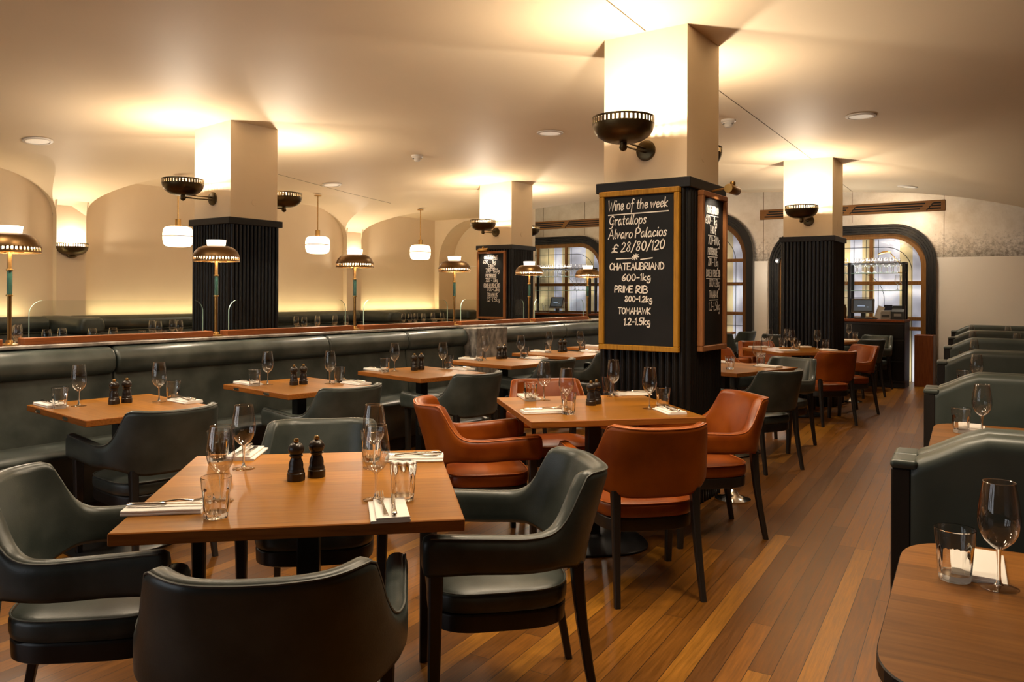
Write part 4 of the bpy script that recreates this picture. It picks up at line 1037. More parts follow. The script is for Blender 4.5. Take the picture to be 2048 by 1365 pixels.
    for sg in (-1, 1):
        leg([(sg * 0.190, 0.030, 0.50), (sg * 0.190, 0.022, 0.40), (sg * 0.192, 0.012, 0.30), (sg * 0.196, -0.008, 0.17), (sg * 0.203, -0.040, 0.0)], 0.021, 0.013).obj('leg', 'black_wood', t, 30)
    for sg in (-1, 1):
        leg([(sg * 0.272, 0.495, 0.525), (sg * 0.268, 0.497, 0.35), (sg * 0.265, 0.50, 0.15), (sg * 0.262, 0.503, 0.0)], 0.023, 0.015).obj('leg', 'black_wood', t, 30)
    return Proto(t)
grey = make_chair('grey_leather', 'grey_welt'); orange = make_chair('orange_leather', 'orange_welt')
GREY_G = 'grey-green leather tub armchairs'; OR_G = 'tan orange leather tub armchairs'
def chair(p, x, y, fx, fy, label):
    return p.put((x, y, 0), atan2(-fx, fy), label, 'armchair', GREY_G if p is grey else OR_G)
# x, y: middle of the back; fx, fy: the way it faces
T1A, T2A = 0.7712, 0.8107
def ch(a, side):
    u = (cos(a), sin(a)); v = (-sin(a), cos(a))
    return {'near': v, 'far': (-v[0], -v[1]), 'right': (-u[0], -u[1]), 'left': u}[side]
chair(grey, -1.388, 1.072, *ch(T1A, 'near'), 'grey-green armchair with its back to us at the nearest square table')
chair(grey, -1.405, 2.395, *ch(T1A, 'right'), 'grey-green leather armchair in front of the orange chairs, turned to the nearest square table')
chair(grey, -2.675, 1.125, *ch(T1A, 'left'), 'grey-green leather armchair cut by the left frame edge at the nearest square table')
chair(grey, -2.75, 2.45, *ch(T1A, 'far'), 'grey-green leather armchair facing us behind the pepper mills of the nearest square table')
chair(orange, -1.475, 3.275, *ch(T2A, 'near'), 'orange leather armchair with its back to us at the table before the chalkboard column')
chair(orange, -1.53, 4.58, *ch(T2A, 'right'), 'orange leather armchair on the aisle side of the chalkboard column')
chair(orange, -2.80, 3.28, *ch(T2A, 'left'), 'orange leather armchair in profile between the two square tables')
chair(orange, -2.89, 4.56, *ch(T2A, 'far'), 'orange leather armchair facing us on the banquette side of the chalkboard column table')
for (px, py, a), lb in zip([(-3.68, 2.30, -.106), (-3.66, 3.50, -.128), (-3.54, 4.66, -.176), (-3.73, 6.10, -.12), (-3.78, 7.22, -.11)],
        ['grey-green leather armchair at the nearest banquette table', 'grey-green leather armchair at the second banquette table', 'grey-green leather armchair at the third banquette table, behind the orange chairs',
         'grey-green leather armchair at the banquette table beside the marble pier', 'grey-green leather armchair mostly hidden behind the chalkboard column at the banquette']):
    chair(grey, px, py, -cos(a), -sin(a), lb)
chair(grey, -1.79, 6.27, -0.9, 0.434, 'grey-green leather armchair with its back to us just past the chalkboard column')
chair(grey, -2.05, 7.58, -0.28, -0.96, 'pale-lit grey-green armchair facing us between the green chair back and the red chair back')
chair(orange, -1.93, 8.84, -0.75, 0.66, 'orange leather armchair with its back to us before the far bar column')
chair(orange, -1.9, 10.10, -0.70, -0.71, 'orange leather armchair facing us beside the far bar column')
chair(orange, -3.20, 8.78, 0.70, 0.71, 'orange leather armchair partly hidden by the side menu chalkboard')
chair(orange, -3.22, 10.14, 0.71, -0.70, 'orange leather armchair facing us at the far diamond-set table')
chair(grey, -2.09, 11.60, -0.86, 0.51, 'grey-green leather armchair with its back to us before the bar counter')
chair(grey, -2.24, 12.86, -0.35, -0.94, 'grey-green leather armchair against the bar counter, facing us')
chair(grey, -4.22, 12.85, -0.98, 0.2, 'distant grey-green armchair under the middle arched window, seen side on')
chair(grey, -4.35, 11.80, -0.3, 0.95, 'distant grey-green armchair partly hidden by the side menu chalkboard')
chair(grey, -3.52, 12.20, -0.2, 0.98, 'distant grey-green armchair partly hidden by the far bar column')

# ------------------------------------------------------------------ tables
def table(name_label, c, a, w, d, group=None, latch=False, r=0.004, top='table', edge='table_edge', base='disc', th=0.034):
    t = empty('dining_table', (c[0], c[1], 0), a); tag(t, name_label, 'table', group)
    g = G(); g.box(-w / 2, w / 2, -d / 2, d / 2, 0.75 - th, 0.75, 0.003, 1)
    mi = [0 if abs(sum((g.v[i].z for i in f)) / len(f) - 0.75) < 1e-3 else 1 for f in g.f]
    tp = obj('tabletop', g.v, g.f, top, t, False, ([edge], mi))
    if latch:
        for q in (-0.22, 0.16):
            G().box(-w / 2 + 0.3 + q * 1.0 - 0.035 + 0.1, -w / 2 + 0.3 + q + 0.035 + 0.1, -d / 2 - 0.002, -d / 2 + 0.001, 0.75 - th + 0.008, 0.75 - 0.008, 0.004, 2).obj('latch_plate', 'steel', tp)
    G().box(-0.19, 0.19, -0.19, 0.19, 0.75 - th - 0.016, 0.75 - th - 0.001, 0.003, 1).obj('mounting_plate', 'black_metal', t)
    G().box(-0.036, 0.036, -0.036, 0.036, 0.016, 0.75 - th - 0.014, 0.004, 1).obj('post', 'black_metal', t)
    pl = []
    for k in range(48):
        an = 2 * pi * k / 48; cc, ss = cos(an), sin(an); R = 0.29
        pl.append((R * (abs(cc) ** .72) * (1 if cc >= 0 else -1), R * (abs(ss) ** .72) * (1 if ss >= 0 else -1)))
    G().loft([[Vector((p[0] * s, p[1] * s, z)) for p in pl] for z, s in ((0.0, 1), (0.010, 1.0), (0.014, 0.97), (0.020, 0.30), (0.030, 0.17), (0.045, 0.14))]).obj('base_plate', 'black_metal', t, 30)
    return t
def rect(o, a, su, sv):
    """centre of a rectangle from its corner o, with signed extents along u and v"""
    return (o[0] + cos(a) * su / 2 - sin(a) * sv / 2, o[1] + sin(a) * su / 2 + cos(a) * sv / 2)
table('nearest square oak table, ringed by grey-green armchairs', rect((-2.0134, 1.0711), T1A, .9268, .9909), T1A, .9268, .9909)
table('square oak table ringed by orange armchairs before the chalkboard column', rect((-2.1226, 3.2252), T2A, .9224, .9308), T2A, .9224, .9308)
BT = 'oak two-seat tables along the banquette'
for o, a, lb, la in (((-3.8867, 1.9622), -.106, 'oak two-seat table nearest to us along the banquette', True), ((-3.9002, 3.2016), -.128, 'second oak two-seat table along the banquette', True), ((-3.8722, 4.391), -.176, 'third oak two-seat table along the banquette', False),
        ((-3.94, 5.664), -.12, 'oak two-seat table beside the marble pier', False), ((-4.02, 6.857), -.11, 'oak two-seat table just past the marble pier', False), ((-4.08, 8.06), -.11, 'oak two-seat table farthest along the banquette, half hidden by the chalkboard column', False)):
    table(lb, rect(o, a, -.8162, .6756), a, .8162, .6756, BT, la)
table('oak table just past the chalkboard column, with two grey-green armchairs', rect((-2.13, 6.236), -.284, -.9, .9), -.284, .9, .9)
table('diamond-set oak table with orange armchairs at the far bar column', rect((-2.53, 8.83), .79, .9, .9), .79, .9, .9)
table('oak table by the bar counter with two grey-green armchairs', rect((-2.42, 11.45), -.28, -.9, .9), -.28, .9, .9)
table('small distant oak table under the middle arched window', (-5.0, 13.1), 0.1, .8, .8)
# chrome stands by the aisle
def chrome_stand(x, y, label):
    t = empty('chrome_stand', (x, y, 0)); tag(t, label, 'stand', 'chrome stands by the aisle')
    G().lathe([(0, 0.0), (0.118, 0.0), (0.118, 0.012), (0.10, 0.018), (0.05, 0.035), (0.028, 0.06), (0.018, 0.075)], 32).obj('base', 'chrome', t, 30)
    G().lathe([(0.018, 0.07), (0.018, 0.56), (0.0, 0.56)], 18).obj('pole', 'chrome', t, 30)
    g = G().lathe([(0.0, 0.545), (0.06, 0.55), (0.085, 0.57), (0.09, 0.60), (0.086, 0.60), (0.08, 0.575), (0.0, 0.56)], 28); g.obj('tray', 'chrome', t, 30)
chrome_stand(-1.80, 5.20, 'round chrome based stand behind the aisle-side orange chair')
chrome_stand(-2.205, 10.95, 'round chrome based stand behind the far orange chairs')

# booth rows on the right: direction along the row
BD = 0.0848
def bpos(k): return (-0.43 - 0.084 * 2.17 * k, 2.70 + 2.17 * k)
def rot_rect_table(k, label):
    bx_, by_ = bpos(k); a = BD
    L_, D_ = 1.25, 0.90
    e = (cos(a), sin(a)); d = (-sin(a), cos(a))
    ox = bx_ + 0.065 * e[0] - (0.45 + D_ / 2) * d[0]; oy = by_ + 0.065 * e[1] - (0.45 + D_ / 2) * d[1]
    c = (ox + L_ / 2 * e[0], oy + L_ / 2 * e[1])
    t = empty('booth_table', (c[0], c[1], 0), a); tag(t, label, 'table', 'walnut booth tables')
    P = rounded_profile([(-L_ / 2, -D_ / 2), (L_ / 2, -D_ / 2), (L_ / 2, D_ / 2), (-L_ / 2, D_ / 2)], 0.17, 9); n = len(P)
    vs = []; fs = []
    for z, s in ((0.712, 0.990), (0.722, 1.0), (0.747, 1.0), (0.75, 0.9965)):
        vs += [(p[0] * s if abs(p[0]) < L_ / 2 - .2 else (p[0] - (1 - s) * .5 * (1 if p[0] > 0 else -1)), p[1] * s, z) for p in P]
    for j in range(3):
        for i in range(n): fs.append((j * n + i, j * n + (i + 1) % n, (j + 1) * n + (i + 1) % n, (j + 1) * n + i))
    mi = [1] * len(fs); fs += [tuple(range(n - 1, -1, -1)), tuple(range(3 * n, 4 * n))]; mi += [1, 0]
    obj('tabletop', vs, fs, 'booth_table', t, False, (['black_wood'], mi))
    for q in (-0.30, 0.30):
        G().box(q - 0.035, q + 0.035, -0.035, 0.035, 0.012, 0.713, 0.004, 1).obj('post', 'black_metal', t)
        G().box(q - 0.20, q + 0.20, -0.22, 0.22, 0.0, 0.014, 0.006, 2).obj('base_plate', 'black_metal', t)
    return c, e, d
BN = ['nearest', 'second', 'third', 'fourth', 'fifth', 'sixth']
def booth(k, label):
    bx_, by_ = bpos(k)
    t = empty('booth_bench', (bx_, by_, 0), BD); tag(t, label, 'booth', 'double-sided leather booth seats')
    Lb = 2.2
    def topz(x): return 0.868 + 0.092 * smooth01((x - 0.03) / 0.25) - 0.006 * smooth01((x - 0.2) / 0.6)
    def pad(ya, yb):
        """one upholstered back, thin side to side, following the hump at its free end"""
        rings = []; xs = [0.0555, 0.059, 0.075, 0.10, 0.13, 0.16, 0.20, 0.26, 0.4, 0.7, 1.1, 1.105, 1.11, 1.6, Lb]
        for x in xs:
            sh = 0.84 if x < 0.055 else (0.95 if x < 0.06 else 1.0)
            if abs(x - 1.105) < 0.001: sh = 0.985
            zt = topz(x); ring = rounded_profile([(ya, 0.44), (yb, 0.44), (yb, zt), (ya, zt)], 0.052, 6)
            cy, cz = (ya + yb) / 2, 0.62
            rings.append([Vector((x, cy + (p[0] - cy) * sh, cz + (p[1] - cz) * sh)) for p in ring])
        return G().loft(rings)
    pad(-0.012, 0.105).obj('back_pad', 'dark_leather', t, 50)
    pad(0.115, 0.225).obj('back_pad', 'dark_leather', t, 50)
    G().box(0.0, 0.055, -0.008, 0.222, 0.0, 0.838, 0.004, 1).obj('end_panel', 'black_wood', t)
    for ya, yb in ((-0.014, 0.107), (0.113, 0.226)): G().box(-0.003, 0.075, ya, yb, 0.837, 0.866, 0.012, 3).obj('leather_fold', 'dark_leather', t, 50)
    for sg, ya, yb in ((-1, -0.46, -0.014), (1, 0.228, 0.66))[:1 if k == 5 else 2]:
        G().box(0.10, Lb, ya + 0.04, yb - 0.0, 0.0, 0.30, 0.004, 1).obj('plinth', 'black_wood', t)
        pr = G().box(0.06, Lb, ya, yb, 0.30, 0.46, 0.035, 3); pr.obj('seat_pad', 'dark_leather', t, 50)
BTAB = []
for k in range(6):
    BTAB.append(rot_rect_table(k, ['walnut table with rounded corners in the right foreground, cut by the frame', 'walnut table behind the nearest booth back', 'walnut table behind the second booth back', 'walnut table behind the third booth back', 'walnut table behind the fourth booth back', 'walnut table behind the fifth booth back'][k]))
    booth(k, ['bottle-green leather booth bench nearest to us, behind the foreground walnut table', 'bottle-green leather booth bench second from us', 'bottle-green leather booth bench third from us', 'bottle-green leather booth bench fourth from us', 'bottle-green leather booth bench fifth from us', 'bottle-green leather booth bench against the end wall'][k])

# ------------------------------------------------------------------ tableware
def make_wine(parts=True):
    t = empty('wine_glass')
    n = 30
    bowl = [(0.006, 0.082), (0.014, 0.087), (0.028, 0.101), (0.037, 0.118), (0.0412, 0.138), (0.0410, 0.156), (0.0375, 0.185), (0.0325, 0.215), (0.0308, 0.2255)]
    g = G().lathe(bowl, n)
    rim = [(0.0308 + 0.0009 * cos(2 * pi * j / 6), 0.2255 + 0.0009 * sin(2 * pi * j / 6)) for j in range(7)]
    g.lathe(rim, n)
    g.obj('bowl', 'wine_glass', t, True)
    G().lathe([(0.0062, 0.084), (0.0048, 0.074), (0.0038, 0.05), (0.0040, 0.025), (0.0055, 0.012), (0.010, 0.0065)], 14).obj('stem', 'solid_glass', t, True)
    G().lathe([(0.0, 0.0068), (0.010, 0.0062), (0.025, 0.0035), (0.0375, 0.0018), (0.0385, 0.001), (0.0375, 0.0)], n).obj('foot', 'solid_glass', t, True)
    return Proto(t)
def make_tumbler():
    n = 40
    def R(r, z, fl): return [Vector(((r - (fl if j % 4 == 0 else 0)) * cos(2 * pi * j / n), (r - (fl if j % 4 == 0 else 0)) * sin(2 * pi * j / n), z)) for j in range(n)]
    out = G().loft([R(0.0305, 0.0, .0), R(0.0325, 0.004, .0012), R(0.0345, 0.030, .0016), R(0.0375, 0.074, .0016), R(0.0392, 0.082, 0), R(0.0415, 0.112, 0), R(0.0405, 0.113, 0), R(0.0385, 0.084, 0), R(0.0330, 0.030, 0), R(0.0300, 0.015, 0)], True)
    o = out.obj('water_tumbler', 'solid_glass', None, 35); return Proto(o)
def make_mill():
    t = empty('pepper_mill')
    pr = [(0.0, 0.0), (0.029, 0.0), (0.0295, 0.004), (0.0295, 0.024), (0.027, 0.027), (0.0275, 0.031), (0.026, 0.036), (0.0235, 0.040), (0.024, 0.052), (0.022, 0.062), (0.0185, 0.070), (0.0175, 0.076), (0.019, 0.079), (0.0225, 0.082), (0.0225, 0.085), (0.019, 0.087)]
    G().lathe(pr, 28).obj('body', 'mill', t, 35)
    G().lathe([(0.019, 0.087), (0.024, 0.093), (0.0265, 0.102), (0.025, 0.112), (0.019, 0.121), (0.010, 0.1255), (0.0, 0.127)], 28).obj('head', 'mill', t, 35)
    G().lathe([(0.0045, 0.125), (0.0085, 0.128), (0.0095, 0.133), (0.0075, 0.1385), (0.0, 0.140)], 18).obj('knob', 'brass', t, True)
    return Proto(t)
def make_napkin():
    t = empty('folded_napkin')
    for i, (w, l, z, ox) in enumerate(((0.108, 0.215, 0.0, 0.0), (0.092, 0.213, 0.0072, -0.007))):
        pr = rounded_profile([(-w / 2 + ox, z), (w / 2 + ox, z), (w / 2 + ox, z + 0.0070), (-w / 2 + ox, z + 0.0078)], 0.0034, 4)
        G().loft([[Vector((x_, p[0], p[1] + 0.0006 * sin(x_ * 40))) for p in pr] for x_ in (-l / 2, -l / 4, 0, l / 4, l / 2)]).obj('fold', 'napkin', t, 30)
    return Proto(t)
def make_fork():
    g = G()
    pts = [(-0.098, 0.0, 0.0), (-0.06, 0.0, 0.002), (-0.02, 0.0, 0.006), (0.02, 0.0, 0.010), (0.045, 0.0, 0.007), (0.06, 0.0, 0.005)]
    wd = [0.0085, 0.006, 0.0036, 0.0034, 0.008, 0.0115]
    g.loft([[Vector((p[0], -w, p[2] - .0012)), Vector((p[0], w, p[2] - .0012)), Vector((p[0], w * .8, p[2] + .0014)), Vector((p[0], -w * .8, p[2] + .0014))] for p, w in zip(pts, wd)])
    for j in range(4):
        yy = -0.0096 + 0.0064 * j
        tp = [(0.058, yy, 0.005), (0.075, yy, 0.006), (0.090, yy, 0.011), (0.102, yy, 0.018)]
        g.tube(tp, [0.002, 0.0018, 0.0016, 0.0009], 6)
    return Proto(g.obj('table_fork', 'steel', None, 40))
def make_knife():
    t = empty('table_knife')
    g = G(); xs = [(-0.108, .004, .0035), (-0.104, .0075, .006), (-0.06, .0068, .0055), (-0.02, .0055, .0048), (-0.008, .0065, .0055), (0.0, .004, .003)]
    g.loft([[Vector((x_, w * cos(2 * pi * k / 10), 0.006 + h * sin(2 * pi * k / 10))) for k in range(10)] for x_, w, h in xs]); g.obj('handle', 'steel', t, 40)
    P = [(0.0, -.006), (0.10, -.008), (0.116, -.002), (0.118, .004), (0.0, .006)]
    G().prism(P, lambda p, z: Vector((p[0], p[1], z)), 0.0048, 0.0066).obj('blade', 'steel', t)
    return Proto(t)
wine, tumb, mill, nap, fork, knife = make_wine(), make_tumbler(), make_mill(), make_napkin(), make_fork(), make_knife()
ZT_ = 0.7502
def setting(where, tname, w=None, t=None, n=None, ang=0.0, cut=True, z=ZT_):
    """one place setting: wine glass, tumbler, napkin with fork and knife; ang = direction the cutlery points"""
    if w: wine.put((w[0], w[1], z), random.uniform(0, 6), 'stemmed wine glass at %s of %s' % (where, tname), 'wine glass', 'wine glasses')
    if t: tumb.put((t[0], t[1], z), random.uniform(0, 6), 'fluted water tumbler at %s of %s' % (where, tname), 'tumbler', 'water tumblers')
    if n:
        nap.put((n[0], n[1], z), ang, 'white folded napkin at %s of %s' % (where, tname), 'napkin', 'folded napkins')
        if cut:
            c, s = cos(ang), sin(ang); zz = z + 0.0168
            def off(dx, dy): return (n[0] + dx * c - dy * s, n[1] + dx * s + dy * c, zz)
            fork.put(off(0.012, 0.016), ang + 0.05, 'steel fork on the napkin at %s of %s' % (where, tname), 'fork', 'steel forks')
            knife.put(off(0.006, -0.014), ang - 0.03, 'steel knife on the napkin at %s of %s' % (where, tname), 'knife', 'steel knives')
def mills(p, q, tname):
    for (x_, y_), nm in ((p, 'front'), (q, 'rear')):
        mill.put((x_, y_, ZT_), 0.4, 'dark turned pepper mill, %s one of the pair on %s' % (nm, tname), 'pepper mill', 'dark pepper and salt mills')
n1 = 'the nearest square table'
setting('the near left corner', n1, (-2.058, 1.437), (-1.92, 1.327), (-2.095, 1.285), T1A)
setting('the near right corner', n1, (-1.694, 1.721), (-1.628, 1.769), (-1.565, 1.64), T1A + pi / 2 + 0.05)
setting('the far left corner', n1, (-2.375, 1.752), (-2.564, 1.781), (-2.567, 1.91), T1A - pi / 2 - 0.1)
setting('the far right corner', n1, (-2.014, 2.035), (-2.106, 2.115), (-1.99, 2.225), T1A + pi - 0.1)
mills((-2.087, 1.745), (-2.072, 1.820), n1)
n2 = 'the orange-chaired table'
setting('the near left corner', n2, (-2.188, 3.664), (-2.104, 3.548), (-2.248, 3.512), T2A)
setting('the near right corner', n2, (-1.848, 3.987), (-1.804, 4.068), (-1.712, 3.942), T2A + pi / 2)
setting('the far left corner', n2, (-2.502, 3.935), (-2.548, 3.86), (-2.63, 3.97), T2A - pi / 2)
setting('the far right corner', n2, (-2.247, 4.328), (-2.317, 4.397), (-2.195, 4.49), T2A + pi)
mills((-2.172, 3.910), (-2.180, 3.990), n2)
BS, CS = 'the banquette side', 'the chair side'
for tn, a, s1, s2, ml in (('the nearest banquette table', -.106, ((-4.421, 2.194), (-4.421, 2.094), (-4.56, 2.112)), ((-4.231, 2.549), (-4.241, 2.641), (-4.12, 2.64)), ((-4.348, 2.350), (-4.35, 2.425))),
        ('the second banquette table', -.128, ((-4.449, 3.471), (-4.452, 3.369), (-4.59, 3.42)), ((-4.157, 3.769), (-4.163, 3.86), (-4.01, 3.87)), ((-4.29, 3.565), (-4.281, 3.640))),
        ('the third banquette table', -.176, ((-4.43, 4.705), (-4.439, 4.604), (-4.60, 4.67)), ((-4.212, 5.053), (-4.217, 5.134), (-4.08, 5.14)), ((-4.35, 4.855), (-4.342, 4.930))),
        ('the marble pier table', -.12, ((-4.50, 6.03), (-4.50, 5.94), (-4.66, 6.0)), ((-4.332, 6.386), (-4.342, 6.47), (-4.20, 6.46)), ((-4.481, 6.230), (-4.471, 6.305))),
        ('the table past the marble pier', -.11, ((-4.57, 7.29), (-4.53, 7.20), (-4.66, 7.26)), ((-4.34, 7.56), (-4.36, 7.64), (-4.25, 7.62)), ((-4.505, 7.415), (-4.495, 7.490)))):
    setting(BS, tn, *s1, a); setting(CS, tn, *s2, a + pi); mills(*ml, tn)
setting(BS, 'the farthest banquette table', None, None, (-4.70, 8.52), -.11, False)
nr = 'the table past the chalkboard column'
setting('the far end', nr, (-2.213, 7.02), (-2.21, 7.12), (-2.10, 6.98), -.284 + pi, False)
setting('the near end', nr, None, (-2.297, 6.55), (-2.60, 7.2), -.284, False)
nd = 'the far diamond table'
setting('the left corner', nd, (-2.894, 9.657), (-2.98, 9.74), (-3.02, 9.62), .79, False)
setting('the near corner', nd, (-2.587, 9.50), (-2.48, 9.32), (-2.565, 9.20), .79, False)
setting('the far corner', nd, (-2.73, 9.82), (-2.81, 9.89), (-2.60, 9.97), .79, False)
setting('the right corner', nd, (-2.36, 9.75), (-2.28, 9.81), (-2.2, 9.6), 2.36, False)
mill.put((-2.60, 9.70, ZT_), 0, 'dark turned pepper mill alone on the far diamond table', 'pepper mill', 'dark pepper and salt mills')
nb = 'the table by the bar counter'
setting('the aisle side', nb, (-2.50, 12.15), (-2.44, 12.28), (-2.45, 11.95), -.28 + pi, False)
setting('the column side', nb, None, None, (-2.85, 12.35), -.28, False)
# booth tables: offsets from the table centre, along the table (e) and across it (d)
def at_booth(k, eo, do):
    c, e, d = BTAB[k]; return (c[0] + eo * e[0] + do * d[0], c[1] + eo * e[1] + do * d[1])
def to_booth(k, p):
    c, e, d = BTAB[k]; q = (p[0] - c[0], p[1] - c[1]); return (q[0] * e[0] + q[1] * e[1], q[0] * d[0] + q[1] * d[1])
w0, t0, nn0 = to_booth(0, (-0.104, 1.977)), to_booth(0, (-0.186, 1.976)), to_booth(0, (-0.150, 2.090))
BL = ['the foreground walnut table', 'the walnut table behind the nearest booth', 'the walnut table behind the second booth', 'the walnut table behind the third booth', 'the walnut table behind the fourth booth', 'the walnut table behind the fifth booth']
for k in range(6):
    setting('the aisle end', BL[k], at_booth(k, *w0), at_booth(k, *t0), at_booth(k, *nn0), BD - pi / 2, False)
    if k >= 1:
        x1_ = 0.0 if k > 2 else 0.08
        setting('the middle', BL[k], at_booth(k, x1_, -0.05), at_booth(k, x1_ - 0.1, -0.16) if k < 3 else None, None, 0, False)
    if k >= 3: setting('the wall side', BL[k], at_booth(k, 0.25, 0.05), None, None, 0, False)

# booth tables on the raised platform with their glasses
def platform_table(c, w, d, label, glasses, tumblers, ml, tn):
    kz = 1.258; c = (c[0] * kz, c[1] * kz); w *= kz; d *= kz
    glasses, tumblers, ml = [[(p[0] * kz, p[1] * kz) for p in q] for q in (glasses, tumblers, ml)]
    t = empty('booth_table', (c[0], c[1], ZF)); tag(t, label, 'table', 'tables in the raised booths')
    G().box(-w / 2, w / 2, -d / 2, d / 2, 0.716, 0.75, 0.004, 1).obj('tabletop', 'table', t)
    G().box(-0.036, 0.036, -0.036, 0.036, 0.012, 0.717, 0.004, 1).obj('post', 'black_metal', t)
    G().box(-0.24, 0.24, -0.24, 0.24, 0, 0.014, 0.006, 1).obj('base_plate', 'black_metal', t)
    for i, (x_, y_) in enumerate(glasses): wine.put((x_, y_, ZF + 0.7502), i, 'small distant stemmed wine glass on %s, %s in its row' % (tn, ['first', 'second', 'third', 'fourth', 'fifth', 'sixth'][i]), 'wine glass', 'wine glasses in the raised booths')
    for i, (x_, y_) in enumerate(tumblers): tumb.put((x_, y_, ZF + 0.7502), i, 'small distant water tumbler on %s, %s in its row' % (tn, ['first', 'second', 'third'][i]), 'tumbler', 'tumblers in the raised booths')
    for i, (x_, y_) in enumerate(ml): mill.put((x_, y_, ZF + 0.7502), i, 'small distant dark mill on %s' % tn, 'pepper mill')
platform_table((-6.25, 2.78), 1.5, 0.8, 'oak booth table on the platform before the first pilaster', [(-6.737, 2.872), (-6.59, 2.80), (-5.72, 2.62), (-5.80, 2.76), (-5.62, 2.88), (-5.66, 3.05)], [(-6.85, 2.92), (-6.45, 2.75)], [], 'the first booth table')
platform_table((-6.70, 4.25), 0.8, 0.8, 'oak booth table on the platform left of the fluted column', [(-6.938, 4.106), (-6.708, 4.033), (-7.0, 4.352), (-6.76, 4.273)], [(-6.95, 4.02), (-6.80, 4.14), (-6.64, 4.38)], [(-6.82, 4.32)], 'the second booth table')
platform_table((-6.90, 6.15), 0.8, 1.1, 'oak booth table on the platform right of the fluted column', [(-7.15, 5.97), (-6.80, 5.79), (-7.12, 6.26), (-6.85, 6.02), (-7.0, 6.42), (-6.90, 6.50)], [(-6.95, 5.82), (-6.72, 6.15), (-6.80, 6.42)], [(-6.98, 6.12)], 'the third booth table')
platform_table((-7.02, 8.2), 0.7, 1.2, 'oak booth table on the platform in the end booth', [(-7.13, 7.74), (-6.98, 7.70), (-7.2, 8.06), (-6.96, 7.94), (-7.22, 8.44), (-7.12, 8.52)], [(-7.0, 7.82), (-6.9, 8.1), (-7.1, 8.34)], [(-7.02, 8.02)], 'the end booth table')

# ------------------------------------------------------------------ back bars at the end wall
def bar(x0, x1, yb, label_side, glasses, items=True):
    """black counter with shelves of glass above it; x0..x1 along the wall, front at yb"""
    t = empty('bar_counter', ((x0 + x1) / 2, yb, 0)); tag(t, 'black panelled bar counter with a red wood top %s' % label_side, 'bar counter', 'bar counters before the art glass windows'); W2 = (x1 - x0) / 2
    G().box(-W2, W2, 0.03, 0.50, 0.08, 0.985, 0.004, 1).obj('carcass', 'black_wood', t)
    G().box(-W2, W2, 0.06, 0.48, 0.0, 0.09).obj('plinth', 'black_wood', t)
    G().box(-W2 - 0.01, W2 + 0.005, 0.0, 0.52, 0.99, 1.03, 0.004, 1).obj('worktop', 'red_wood', t)
    n = max(2, int((x1 - x0) / 0.55))
    for i in range(n):
        a = -W2 + 2 * W2 * i / n; b = -W2 + 2 * W2 * (i + 1) / n
        for z0, z1 in ((0.74, 0.95), (0.42, 0.72), (0.11, 0.40)):
            g = G().box(a + 0.012, b - 0.012, 0.018, 0.032, z0, z1, 0.004, 1); g.obj('drawer', 'flute', t)
    s = empty('glass_shelf_unit', ((x0 + x1) / 2, yb + 0.22, 1.03)); tag(s, 'black framed unit with two glass shelves standing on the counter %s' % label_side, 'shelf unit', 'glass shelf units on the bars')
    ps = [-W2 + 0.03, -W2 + 0.03 + 0.0, 0.0, W2 - 0.03] if x1 - x0 > 1.5 else [-W2 + 0.03, W2 - 0.03]
    for px in (sorted(set(ps))):
        for yy in (-0.11, 0.13): G().box(px - 0.022, px + 0.022, yy - 0.018, yy + 0.018, 0.0, 0.875, 0.003, 1).obj('post', 'black_metal', s)
        G().box(px - 0.02, px + 0.02, -0.11, 0.13, 0.845, 0.875, 0.003, 1).obj('bracket', 'black_metal', s)
    G().box(-W2 + 0.01, W2 - 0.01, 0.115, 0.145, 0.845, 0.875).obj('top_rail', 'black_metal', s)
    for z in (0.435, 0.70): G().box(-W2 + 0.055, W2 - 0.055, -0.125, 0.145, z, z + 0.010).obj('shelf', 'shelf_glass', s)
    for i, (gx, gz, gy) in enumerate(glasses):
        wine.put((gx, yb + 0.22 + gy, 1.03 + gz + 0.0101), i, 'stemmed glass in the row on the bar glass shelves %s' % label_side, 'wine glass', 'rows of stemmed glasses on the bar shelves %s' % label_side)
    area_light('shelf_uplight', (0, 0.05, 0.90), (pi, 0, 0), 2 * W2 - 0.2, 0.05, 13.0, (1.0, 0.93, 0.84), s)  # added uplight without a fixture, brightens the end ceiling and silver wall
    area_light('shelf_glow', (0, 0.12, 0.86), (0, 0, 0), 2 * W2 - 0.2, 0.03, 9.0, (0.92, 0.96, 1.0), s)
    return t, s
YB = 13.02
gl = [(-2.63 + 0.085 * i, 0.71, 0.05) for i in range(8)] + [(-2.59 + 0.085 * i, 0.71, -0.05) for i in range(7)] + [(-2.03, 0.445, 0.0), (-1.97, 0.445, 0.075), (-2.78, 0.71, 0.0), (-2.86, 0.71, 0.04), (-2.80, 0.445, 0.0)]
bar(-3.50, -1.90, YB, 'by the aisle', gl)
bar(-10.0, -7.30, YB, 'behind the glass screens', [(-8.62 + 0.095 * i, 0.71, 0.04) for i in range(9)] + [(-7.76 + 0.092 * i, 0.71, -0.03) for i in range(4)] + [(-7.74 + 0.092 * i, 0.445, 0.02) for i in range(4)])
